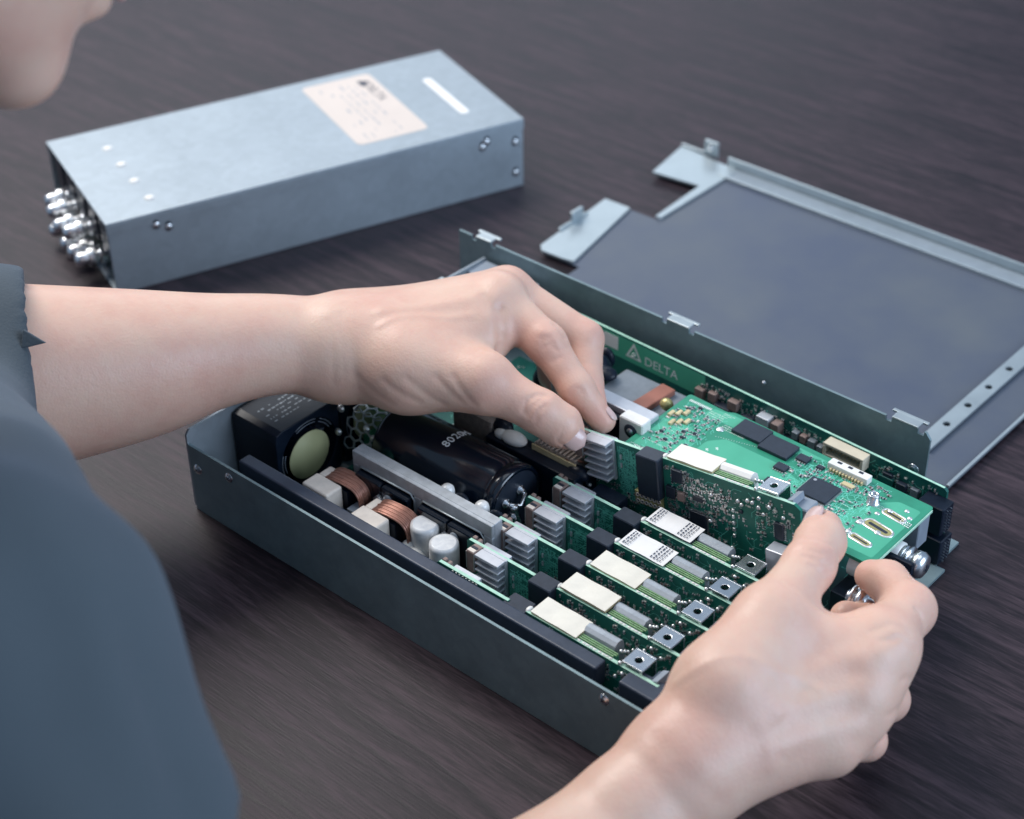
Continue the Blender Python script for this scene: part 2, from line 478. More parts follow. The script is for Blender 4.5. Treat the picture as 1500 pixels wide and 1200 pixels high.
# label
def rounded(x0, x1, y0, y1, r, n=5):
    pts = []
    for cx, cy, a0 in ((x1-r, y1-r, 0), (x0+r, y1-r, 90), (x0+r, y0+r, 180), (x1-r, y0+r, 270)):
        for k in range(n+1):
            a = math.radians(a0+90*k/n); pts.append((cx+r*math.cos(a), cy+r*math.sin(a)))
    return pts
def to_local(x, y):
    dx, dy = x+182.5, y-97.5
    return (dx*math.cos(BA)+dy*math.sin(BA), -dx*math.sin(BA)+dy*math.cos(BA))
la, lb, lc, ld = [to_local(*p) for p in ((-224.3, 284.2), (-209.6, 328.6), (-129.1, 296.8), (-139.2, 251.4))]
lx0, lx1 = (la[0]+ld[0])/2, (lb[0]+lc[0])/2; ly0, ly1 = (lc[1]+ld[1])/2, (la[1]+lb[1])/2
mb = MB(); mb.use('pink_label'); mb.prism(rounded(lx0, lx1, ly0, ly1, 4), H2, H2+.15)
lab = mb.build('rating_label', box2)
TL = basis((0, 0, H2+.17), (0, -1, 0), (1, 0, 0), (0, 0, 1))   # text runs towards -y, up is +x
def lt(s, size, a, b, m='ink_grey'):
    M = TL.copy(); p = TL @ Vector((a, b, 0))
    for i in range(3): M[i][3] = p[i]
    return text_part('printed_text', s, size, M, m, lab, 0.04)
xm = (lx0+lx1)/2; ym = (ly0+ly1)/2
lt('DELTA', 8.5, -(ly1-27), lx1-7.5, 'ink')
mb = MB(TL); mb.use('ink')
cx, cy2 = -(ly1-12), lx1-8
mb.prism([(cx-4.5, cy2-3.5), (cx+4.5, cy2-3.5), (cx, cy2+4)], 0, .06)
mb.build('logo_mark', lab)
mb = MB(TL); mb.use('ink_grey')
for r in range(6):
    x = -ly1+8+rnd.uniform(0, 3)
    y = lx1-15-r*4.6
    while x < -ly0-6:
        w_ = rnd.uniform(2, 8)
        if rnd.random() < .62: mb.box(x, min(x+w_, -ly0-5), y, y+rnd.choice([.5, .7, 1.0]), 0, .05)
        x += w_+rnd.uniform(1, 4)
mb.build('print_lines', lab, kind='stuff')
p1 = to_local(-174.8, 345.6); p2 = to_local(-122.8, 324.6)
bx_ = (p1[0]+p2[0])/2
mb = MB(); mb.use('white_label'); mb.prism(rounded(bx_-3, bx_+3, p2[1], p1[1], 2.5), H2, H2+.15)
mb.build('barcode_label', box2)
for q in ((-253.8, 155.2), (-231.8, 147.8), (-210.1, 139.9), (-187.6, 132.4)):
    a = to_local(*q)
    mb = MB(); mb.use('connector_white'); mb.lathe((a[0], a[1], H2), (a[0], a[1], H2+1), [(0, 3.0), (.5, 2.9), (.9, 1.6), (.95, 0.01)], 20)
    mb.build('rivet', box2)
for (x, z) in ((35, 34), (28, 37), (236, 36), (255.5, 31), (255.5, 10), (233, 33)):
    mb = MB(); mb.use('bright_metal'); mb.lathe((x, -.4, z), (x, -2, z), [(0, 2.4), (.4, 2.2), (.8, 1.2), (.82, .01)], 16)
    mb.use('black_plastic'); mb.lathe((x-.1, -.42, z+2.2), (x-.1, -1, z+2.2), [(0, 1.7), (.25, 1.6), (.26, .01)], 12)
    mb.build('case_screw', box2)
# open connector end (x = 0)
mb = MB(); mb.use('pcb_dark'); mb.box(14, 15.5, 1.3, W2-1.3, 1.3, H2-1.4)
mb.use('pcb_green'); mb.box(5, 14, 2, 16, 3, 17); mb.box(8, 14, W2-18, W2-2, 4, 30)
mb.build('end_circuit_board', box2)
for k in range(5):
    y0 = 4+k*21.5
    mb = MB(); mb.use('black_plastic'); mb.bbox(0.8, 13.9, y0, y0+15.5, 20 if k < 1 else 22, 41, 0.7)
    mb.build('connector_housing', box2)
    if k < 4:
        mb = MB(); mb.use('pcb_green'); mb.box(4.5, 13.8, y0+16.5, y0+18.5, 14, 40); mb.use('solder')
        for j in range(4): mb.box(3.9, 4.4, y0+16.8, y0+18.2, 16+j*6, 18+j*6)
        mb.build('edge_board', box2)
for (y, z, l) in ((26, 13, 15), (40, 24, 16), (42, 10, 15), (54, 22, 18), (57, 8, 15), (69, 24, 17), (72, 10, 17), (84, 23, 14)):
    mb = MB(); mb.use('bright_metal')
    mb.cyl((13.5, y, z), (-l+4, y, z), 3.0, 16)
    mb.cyl((4, y, z), (0, y, z), 6.0, 6, smooth=False)
    mb.lathe((-l+12, y, z), (-l, y, z), [(0, 5.4), (1.8, 5.6), (4, 5.2)], 18)
    mb.lathe((-l+7.6, y, z), (-l, y, z), [(0, 4.2), (4, 4.3), (6.5, 3.4), (7.2, 1.0)], 6, True)
    mb.build('terminal_bolt', box2)
mb = MB(); mb.use('ferrite'); mb.box(2, 13.9, 18, 94, 1.3, 6)
mb.build('terminal_base', box2)

# ------------------------------------------------------------------ loose lid
lid = thing('chassis_lid', 'removed sheet steel chassis lid lying flat on the table behind the open chassis', 'lid', (-7, 240, 0))
# local x 0..271, y 0..198
mb = MB(); mb.use('zinc_lid')
mb.prism([(0, 0), (271.5, 0), (271.5, 198.5), (6.5, 195), (7, 116), (-11, 115.5), (-11, 113), (-6, 45), (8, 44), (8.5, 28), (0, 27)][::1], 1.6, 2.8)
mb.build('lid_panel', lid, bevel=0.3)
mb = MB(); mb.use('zinc_edge')
mb.prism([(-29.5, 114.5), (-11, 115), (3, 45), (-5, 43.6), (-19, 43), (-23.5, 47)], 2.85, 4.4)
mb.obox((-26, 83, 7.5), (1.0, 0, 0), (0, 5, 0), (0, 0, 4.2)); mb.obox((-26, 80, 4.5), (.8, 0, 0), (0, 13, 0), (0, 0, 1.4))
mb.build('side_flap', lid, bevel=0.3)
mb = MB(); mb.use('zinc_edge')
mb.prism([(-28.5, 160), (-35.5, 200), (-1, 196), (5.5, 176), (6.5, 117), (11, 117), (10.5, 194), (3, 197.5), (2, 164)][:3]+[(6.5, 197), (11, 194), (10.5, 117), (6.8, 117), (4.5, 164)], 2.85, 4.4)
mb.obox((-13, 200.5, 9), (5, 0, 0), (0, 1.0, 0), (0, 0, 5.5))
mb.use('bright_metal'); mb.lathe((-13, 199.4, 10), (-13, 198, 10), [(0, 2.2), (.6, 2.0), (.8, .01)], 14)
mb.use('zinc_edge'); mb.obox((-24, 200.2, 4.6), (12, 0, 0), (0, .8, 0), (0, 0, 1.2))
mb.build('corner_flap', lid, bevel=0.3)
mb = MB(); mb.use('zinc_steel'); mb.box(5, 271.5, 183, 196.2, 2.85, 4.0); mb.use('zinc_edge'); mb.box(2, 271.5, 196.8, 198.4, 0.3, 9.5)
mb.box(5, 271.5, 182.2, 182.95, 2.85, 5.0)
mb.build('rear_rail', lid, bevel=0.25)
mb = MB(); mb.use('zinc_edge')
hx = 246; hy = [42, 63, 84, 105.5, 127, 148, 169]
R = 2.0
def holed_strip(mb, x0, x1, ys, ye, hx, hy, R, z0, z1, n=16):
    pts = [ys]+[(hy[i]+hy[i+1])/2 for i in range(len(hy)-1)]+[ye]
    for i, h in enumerate(hy):
        a, b = pts[i], pts[i+1]
        sq = []
        for k in range(n):
            an = 2*math.pi*k/n
            cx, sx = math.cos(an), math.sin(an)
            t = min(((x1-hx)/cx if cx > 1e-6 else 1e9), ((x0-hx)/cx if cx < -1e-6 else 1e9), ((b-h)/sx if sx > 1e-6 else 1e9), ((a-h)/sx if sx < -1e-6 else 1e9))
            sq.append((hx+cx*t, h+sx*t))
        corners = [(x1, b), (x0, b), (x0, a), (x1, a)]
        vs = []; fs = []
        for k in range(n):
            an = 2*math.pi*k/n
            ix, iy = hx+R*math.cos(an), h+R*math.sin(an)
            vs += [(ix, iy, z1), (sq[k][0], sq[k][1], z1), (ix, iy, z0), (sq[k][0], sq[k][1], z0)]
        for k in range(n):
            j = (k+1) % n
            fs.append((k*4, k*4+1, j*4+1, j*4)); fs.append((k*4+2, k*4, j*4, j*4+2)); fs.append((k*4+3, j*4+3, j*4+1, k*4+1))
            p, q = sq[k], sq[j]
            for c in corners:
                if abs(p[0]-q[0]) > 1e-4 and abs(p[1]-q[1]) > 1e-4:
                    if (abs(p[0]-c[0]) < 1e-3 or abs(q[0]-c[0]) < 1e-3) and (abs(p[1]-c[1]) < 1e-3 or abs(q[1]-c[1]) < 1e-3):
                        vs.append((c[0], c[1], z1)); vs.append((c[0], c[1], z0))
                        fs.append((k*4+1, len(vs)-2, j*4+1))
                        fs.append((k*4+1, k*4+3, len(vs)-1, len(vs)-2)); fs.append((len(vs)-2, len(vs)-1, j*4+3, j*4+1))
        mb.raw(vs, fs)
holed_strip(mb, 241.5, 250.5, 18, 181, hx, hy, R, 3.6, 5.0)
mb.use('black_plastic')
for h in hy: mb.lathe((hx, h, 2.9), (hx, h, 3.5), [(0, 2.6), (.1, 2.6)], 12)
mb.build('perforated_strip', lid)
mb = MB(); mb.use('zinc_edge'); mb.box(270.3, 271.9, 0, 196, 2.85, 4.2)
mb.build('lid_hem', lid, bevel=0.2)

# ------------------------------------------------------------------ open chassis
ch = thing('open_chassis', 'low open steel chassis tray full of green circuit boards, under both hands', 'chassis', (0, 0, 0))
mb = MB(); mb.use('chassis_steel'); mb.box(0, 293, 0, 188, 0.2, 1.6); mb.box(0, 288, 188, 209, 0.2, 1.6); mb.build('base_plate', ch)
mb = MB(); mb.use('chassis_steel'); mb.prism([(0, 0), (282, 0), (282, 1.3), (0, 1.3)], 1.62, 38)
mb.build('front_wall', ch, bevel=0.3)
# end wall with chamfered front corner
mb = MB(BX @ basis((0, 0, 0), (0, 1, 0), (0, 0, 1), (1, 0, 0))); mb.use('zinc_steel')
mb.prism([(0.2, 1.62), (207, 1.62), (207, 44), (172, 44.8), (171, 45.2), (2.2, 45.2), (0.2, 43)], -1.3, -0.05)
mb.build('end_wall', ch, bevel=0.25)
mb = MB(); mb.use('zinc_edge'); mb.obox((-.6, 172.5, 45.6), (1.2, 0, 0), (0, 2.2, 0), (0, 0, .8)); mb.lathe((0, 171, 45), (0, 171, 48), [(0, 2), (1.5, 1.8), (2.4, .5)], 12)
mb.build('wall_stud', ch)
mb = MB(); mb.use('grey_plastic'); mb.box(0.1, 38, 192, 206.5, 41.2, 42.6); mb.use('black_plastic'); mb.prism([(31, 190), (38, 190), (38, 197)], 38, 41.1); mb.build('corner_plate', ch, bevel=.3)
# back wall with notched, tabbed top
MY = basis((0, 209, 0), (1, 0, 0), (0, 0, 1), (0, -1, 0))   # u=x, v=z, w=-y
tabs = [(-9, 2), (118, 132), (246, 260)]
top = [(-21, 52.2)]
prof = [(-21, 1.7)]
prof += [(266.5, 1.7), (266.5, 49), (264, 52)]
for a, b in tabs[::-1]:
    prof += [(b+3, 52.2), (b+3, 50), (b-.2, 50), (b-.2, 52.2), (a+.2, 52.2), (a+.2, 50), (a-3, 50), (a-3, 52.2)]
prof += [(-21, 52.2)]
mb = MB(MY); mb.use('chassis_steel'); mb.prism(prof, -1.3, 0)
mb.build('back_wall', ch)
for a, b in tabs:
    mb = MB(); mb.use('zinc_edge')
    mb.obox(((a+b)/2, 212.0, 52.9), ((b-a)/2-.3, 0, 0), (0, 3.0, .15), (0, -.02, .5))
    mb.obox(((a+b)/2+0, 214.4, 53.0), ((b-a)/2+2.2, 0, 0), (0, .9, .05), (0, 0, .55))
    mb.build('wall_tab', ch, bevel=0.25)
def screw(parent, p, d, r, name='wall_screw', m='bright_metal'):
    p = Vector(p); d = Vector(d)
    mb = MB(); mb.use(m); mb.lathe(p, p+d, [(0, r*1.3), (.25, r*1.25), (.3, r), (.9, r*.85), (1.1, r*.5), (1.12, .01)], 18)
    a = d.orthogonal().normalized(); b = d.cross(a).normalized(); c = p+d*1.16
    mb.use('chip_black'); mb.obox(c, a*r*.55, b*r*.12, d*.05); mb.obox(c, a*r*.12, b*r*.55, d*.06)
    return mb.build(name, parent)
screw(ch, (5.3, -.02, 26), (0, -1, 0), 2.0); screw(ch, (28, -.02, 32.5), (0, -1, 0), 1.9); screw(ch, (247.3, -.02, 33), (0, -1, 0), 2.0)
screw(ch, (261, 207.6, 31), (0, -1, 0), 2.2); screw(ch, (178, 207.6, 42), (0, -1, 0), .9)
# guard rail inside the front wall
mb = MB(); mb.use('black_rail'); mb.box(25, 236, 8.6, 15.4, 24, 36); mb.build('insulating_rail', ch, bevel=.9, seg=3)
mb = MB(); mb.use('black_rail'); mb.box(247, 281, 9, 20, 20, 36); mb.build('insulating_block', ch, bevel=.9, seg=3)
mb = MB(); mb.use('black_plastic'); mb.box(20, 285, 2.5, 8.4, 1.7, 20); mb.build('gap_shade_filler', ch)  # black filler standing in for the shade between wall and rail

# ------------------------------------------------------------------ main board with its soldered power parts
main = thing('main_circuit_board', 'green main circuit board on the chassis floor carrying capacitors, chokes and metal heat sinks', 'circuit board', (0, 0, 1.7))
main.location = (0, 0, 0)
mb = MB(); mb.use('pcb_dark'); mb.box(36, 284, 10, 192, 2.6, 4.2); mb.build('board', main)
MF = basis((0, 0, 4.2), (1, 0, 0), (0, 1, 0), (0, 0, 1))
traces(main, MF, [(40, 280, 14, 188)], 300, 5)
mb = MB(MF)
for k in range(160): passive(mb, rnd, rnd.uniform(42, 280), rnd.uniform(14, 186))
mb.build('surface_component', main, kind='stuff')

# big black capacitor
cz = 24.5; cyy = 79
mb = MB(); mb.use('black_shiny')
mb.lathe((56, cyy, cz), (133, cyy, cz), [(0, 3), (0, 15.5), (1.4, 17.4), (3, 17.8), (68, 17.8), (69.5, 16.9), (70.6, 17.0), (72, 17.8), (75.4, 17.7), (76.8, 16.6), (77, 15.6), (76.2, 15.4), (76.1, 3)], 56)
capb = mb.build('large_capacitor', main)
mb = MB(); mb.use('chip_black'); mb.lathe((131.6, cyy, cz), (133, cyy, cz), [(0, 15.3), (.6, 15.3)], 40); mb.build('end_disc', capb)
for (dy, dz) in ((-7, 3), (-2, -8), (3, 5)):
    mb = MB(); mb.use('bright_metal'); mb.lathe((132.2, cyy+dy, cz+dz), (136, cyy+dy, cz+dz), [(0, 2.4), (1.2, 2.4), (1.6, 1.4), (3.2, 1.2)], 14)
    mb.build('terminal', capb)
mb = MB(); mb.use('bright_metal'); mb.tube([(135, cyy-7, cz+3), (136.5, cyy-5, cz+1), (136.5, cyy-2, cz-8), (136.5, cyy-2, 8)], .9); mb.tube([(135, cyy-7, cz+3), (136.4, cyy-1, cz), (136, cyy+3, cz+5)], 1.0)
mb.blob((136, cyy-5, cz+1), 2.2, 2.4, 1.8, 8); mb.build('solder_lead', capb)
# printed code wraps over the top of the can: reads along +y
for s_, dy in zip('8020M', (-5.2, -1.8, 1.6, 5.0, 8.8)):
    an = math.atan2(dy, 17.8)
    yy = cyy+18.0*math.sin(an); zz = cz+18.0*math.cos(an)
    M = basis((95, yy, zz), (0, math.cos(an), -math.sin(an)), (-1, 0, 0), (0, math.sin(an), math.cos(an)))
    text_part('printed_code', s_, 6.0, M, 'white_label', capb, .25)

# heat-sink bars with pockets for power transistors
def pocket_bar(name, x0, x1, y0, y1, z1, pockets, facing=-1):
    o_ = MB(); o_.use('cast_alu')
    o_.box(x0, x1, y0+1.9, y1, 4.3, z1)
    yf0, yf1 = (y0, y0+1.9)
    edges = [x0]+[e for p in pockets for e in p]+[x1]
    for i in range(0, len(edges), 2): o_.box(edges[i], edges[i+1], yf0, yf1, 4.3, z1-7)
    o_.box(x0, x1, yf0, yf1, z1-7, z1)
    h = o_.build(name, main, bevel=.22, seg=1)
    return h
hs = pocket_bar('heat_sink', 65.5, 151, 42.5, 49.5, 42, [(69.5, 104), (108.5, 146)])
for (a, b) in ((70.5, 86.5), (87.2, 103.4), (109.6, 127), (127.8, 145)):
    mb = MB(); mb.use('black_shiny'); mb.bbox(a, b, 38.4, 44.2, 12, 34, .5)
    mb.build('power_transistor', hs)
mb = MB(); mb.use('zinc_edge'); mb.tube([(69, 42.2, 10), (69, 42.2, 32), (71, 42.2, 35.2), (102.5, 42.2, 35.6), (104.5, 42.2, 33), (104.5, 42.2, 10)], .45, 6); mb.build('pocket_rim', hs)
mb = MB(); mb.use('zinc_edge'); mb.tube([(108, 42.2, 10), (108, 42.2, 32), (110, 42.2, 35.2), (144.5, 42.2, 35.6), (146.5, 42.2, 33), (146.5, 42.2, 10)], .45, 6); mb.build('pocket_rim', hs)
for x in (86.8, 127.4):
    mb = MB(); mb.use('bright_metal'); mb.cyl((x, 38.3, 26), (x, 36.6, 26), 3.6, 6, smooth=False); mb.cyl((x, 36.6, 26), (x, 33.5, 26), 2.0, 14); mb.lathe((x, 33.5, 26), (x, 33, 26), [(0, 2.1), (.4, 1.2), (.45, .01)], 12)
    mb.use('ferrite'); mb.blob((x+5, 38.2, 29), 2.6, 1.2, 2.6, 8)
    mb.build('clamp_bolt', hs)
for (x, y) in ((112, 56), (132, 57)):
    mb = MB(); mb.use('cap_white'); mb.lathe((x, y, 4.3), (x, y, 40), [(0, 3.4), (30, 3.4), (31.4, 3.1), (32.6, 2.0), (33, .01)], 20); mb.use('black_plastic'); mb.blob((x+8, y+1, 30), 5, 2.5, 6, 8)
    mb.build('film_capacitor', main)
# second bar, behind the lifted card
mb = MB(); mb.use('fin_alu'); mb.box(100, 159, 142, 150, 37, 46.5); mb.box(104, 158, 146, 148.5, 6, 36.9)
h2 = mb.build('heat_sink', main, bevel=.5)
mb = MB(); mb.use('connector_white'); mb.bbox(147.5, 161, 134.5, 141.5, 30, 49, .6); mb.use('chip_black'); mb.lathe((154.5, 134.4, 43), (154.5, 133, 43), [(0, 3.8), (.4, 3.4), (.5, .01)], 20)
mb.use('bright_metal'); mb.lathe((154.5, 133.9, 43), (154.5, 133, 43), [(0, 1.9), (.5, 1.5), (.7, .01)], 14); mb.build('insulator_clamp', h2)
mb = MB(); mb.use('black_shiny'); mb.bbox(133, 146, 138, 141.8, 20, 44, .5); mb.build('power_transistor', h2)
# small electrolytic capacitors
for (x, y, r, zt) in ((117.5, 35.2, 6.6, 31.5), (133, 31.0, 6.7, 31.5)):
    mb = MB(); mb.use('cap_sleeve'); mb.lathe((x, y, 4.3), (x, y, 40), [(0, r), (zt-6.5, r), (zt-5.2, r*.97), (zt-4.6, r*.8)], 36)
    mb.use('cap_white'); mb.lathe((x, y, zt-.9), (x, y, 60), [(0, r*.86), (.5, r*.80), (.45, r*.7), (.6, .01)], 36)
    c_ = mb.build('electrolytic_capacitor', main)
    mb = MB(); mb.use('ink_grey')
    for a in range(10):
        an = math.radians(205+a*9+rnd.uniform(0, 4)); M_ = Vector((x+math.cos(an)*(r+.02), y+math.sin(an)*(r+.02), 13+rnd.uniform(-4, 8)))
        tdir = Vector((-math.sin(an), math.cos(an), 0)); mb.obox(M_, tdir*.3, Vector((math.cos(an), math.sin(an), 0))*.05, (0, 0, rnd.uniform(.5, 2)))
    mb.build('printed_text', c_)
mb = MB(); mb.use('glue'); mb.blob((118, 27.5, 16), 6.5, 3.8, 5.5, 10); mb.blob((123, 26.5, 14), 4, 3, 4, 8); mb.blob((113, 29, 19), 3.5, 3, 3.5, 8); mb.build('glue_blob', main)
# two wound chokes
for (x, y, z, s) in ((63, 26, 26, 1.0), (96, 23, 26, 1.0)):
    mb = MB(); mb.use('core_cream'); mb.box(x-8, x+8.5, y-6.5, y+3.6, z-9, z+6); mb.box(x-8, x-3, y+3.7, y+12, z-9, z+5.0)
    mb2 = mb; c_ = mb.build('wound_choke', main, bevel=1.2, seg=3)
    mb = MB(); mb.use('copper')
    for k in range(10):
        pts = []
        for q in range(29):
            a = 2*math.pi*q/28; ca, sa = math.cos(a), math.sin(a)
            ex = (1 if ca > 0 else -1)*abs(ca)**.62; ez = (1 if sa > 0 else -1)*abs(sa)**.75
            pts.append((x+6.0-k*.1+(11.5+.25*(k % 3))*ex, y+4.3+k*1.0+0.9*ex, z-3.2+(9.4+.2*(k % 2))*ez))
        mb.tube(pts, .56, 6)
    mb.use('black_plastic'); mb.box(x-2, x+11, y+3.8, y+13, z-9, z+3.2)
    mb.build('copper_winding', c_)
mb = MB(); mb.use('grey_plastic'); mb.box(76, 88, 27, 34, 12, 23); mb.build('grey_relay', main, bevel=.4)
# perforated bent shield
def honey(parent, o, u, v, nu, nv, cell, wall, matname):
    """hexagon lattice in the plane u,v"""
    mb = MB(); mb.use(matname)
    o = Vector(o); u = Vector(u).normalized(); v = Vector(v).normalized(); w = u.cross(v)
    R = cell/2; r0 = R-wall
    dx = cell*math.cos(math.pi/6); dy = cell*.75
    for j in range(nv):
        for i in range(nu):
            cx = (i+.5*(j % 2))*dx; cyv = j*dy
            vs = []; fs = []
            for k in range(6):
                a = math.radians(60*k+30); ca, sa = math.cos(a), math.sin(a)
                for rr in (R, r0):
                    for tt in (0, .6): vs.append(o+u*(cx+rr*ca)+v*(cyv+rr*sa)+w*tt)
            for k in range(6):
                a, b = k*4, ((k+1) % 6)*4
                fs += [(a+1, b+1, b+3, a+3), (a, a+2, b+2, b), (a+2, a+3, b+3, b+2), (a, b, b+1, a+1)]
            mb.raw(vs, fs)
    return mb.build('perforated_shield', parent, kind='stuff')
honey(main, (38, 66, 20), (1, .12, 0), (0, 0.28, 1), 5, 4, 7.0, .55, 'zinc_steel')
honey(main, (40, 73, 36.5), (1, .12, 0), (0, 1, .10), 5, 2, 7.0, .55, 'zinc_steel')
mb = MB(); mb.use('pcb_light'); mb.box(36, 63, 88, 128, 34, 35.5); mb.use('pcb_green'); mb.prism([(37, 76), (58, 78), (58, 86), (37, 86)], 12, 18)
mb.box(62, 70, 78, 90, 12, 30); mb.build('filter_board', main)
mb = MB(); mb.use('black_plastic'); mb.obox((58, 96, 38), (3, 14, 0), (2.4, -.5, 0), (0, 0, 1.4)); mb.build('black_cable', main)
for (x, y, z) in ((50, 66.5, 33), (54, 67, 29), (36, 64, 40), (35, 62, 27), (66, 90, 39), (72, 96, 40)):
    mb = MB(); mb.use('solder'); mb.blob((x, y, z), 2, 1.4, 2, 8); mb.build('solder_joint', main)
mb = MB(); mb.use('pcb_green'); mb.blob((62, 56, 27), 4.5, 3, 4.5, 10); mb.build('varistor', main)
# transformer with flat windings under the left hand
mb = MB(); mb.use('black_plastic'); mb.box(98, 152, 97, 103.5, 6, 35); mb.box(98, 153, 104, 112, 6, 31); tr = mb.build('planar_transformer', main, bevel=.5)
mb = MB(); mb.use('winding'); mb.box(74, 98, 101, 116, 20, 40)
for k in range(24): mb.box(75+k*.95, 75.4+k*.95, 100.6, 115, 21, 40.3)
mb.build('copper_comb', tr)
mb = MB(); mb.use('winding'); mb.box(122, 146, 104.5, 113, 26, 38.5); mb.use('cream_edge'); mb.box(121, 147, 103.6, 104.4, 29, 37.5); mb.use('winding')
for k in range(10): mb.box(123+k*2.3, 124+k*2.3, 104.2, 113, 38.5, 39.6)
mb.build('copper_comb', tr)
mb = MB(); mb.use('glue'); mb.blob((111, 102.5, 36.5), 7.5, 4.5, 2.8, 10); mb.blob((104, 102, 36), 4, 3, 2.5, 10); mb.build('glue_blob', tr)
for p_ in ((101, 106, 37), (148, 104.5, 33)):
    mb = MB(); mb.use('black_plastic'); mb.blob(p_, 6, 4, 4, 10); mb.build('tape_patch', tr)
# choke wrapped in orange tape by the control board
mb = MB(); mb.use('ferrite'); mb.box(112, 150, 152, 186, 10, 33); tr2 = mb.build('taped_choke', main, bevel=1.2)
mb = MB(); mb.use('copper_orange'); mb.obox((139, 166, 34.6), (1.2, 17, 0), (4.2, -.3, 0), (0, 0, 1.6)); mb.build('orange_tape', tr2, bevel=.6)
mb = MB(); mb.use('black_plastic')
arch = []
for q in range(15):
    a = math.pi*q/14; arch.append((127-19*math.cos(a), 178, 14+13*math.sin(a)**.6))
mb.tube(arch, 3.4, 8); mb.use('copper'); mb.obox((127, 176, 26.5), (9, 0, 0), (0, 2.5, 0), (0, 0, 2.2)); mb.build('black_strap', tr2)
for (x, y, z, a, b, c) in ((97, 178, 30, 10, 9, 9), (110, 172, 36, 6, 5, 3), (84, 160, 26, 9, 8, 9), (96, 190, 30, 5, 3, 6)):
    mb = MB(); mb.use('black_plastic'); mb.blob((x, y, z), a, b, c, 10); mb.build('toroid_choke', main)
mb = MB(); mb.use('bright_metal')
for (x, y) in ((104, 158), (112, 160), (120, 156), (96, 152)): mb.tube([(x, y, 8), (x, y, 30), (x+4, y+2, 36)], .9, 7)
mb.build('bare_leads', main)
mb = MB(); mb.use('gold_pad'); mb.blob((150, 168, 38), 3.5, 3, 3.2, 8); mb.build('yellow_toroid', main)
mb = MB(); mb.use('copper'); mb.tube([(148, 112, 34), (146, 107, 38), (141, 104.5, 37.5)], .7, 6); mb.tube([(150, 112, 30), (147, 106, 34), (143, 103, 34)], .7, 6); mb.build('copper_wire', main)
# row of driver sockets etc. seen between cards
mb = MB(); mb.use('black_plastic'); mb.bbox(160, 176, 98, 106, 5, 33, .5); mb.use('bright_metal'); mb.box(170, 175, 97.4, 97.9, 26, 29); mb.build('black_socket', main)
mb = MB(); mb.use('solder')
for k in range(14): mb.blob((152+rnd.uniform(0, 14), 100+rnd.uniform(0, 10), rnd.uniform(15, 30)), 1.0, 1.0, 1.0, 6)
mb.build('solder_joint', main)

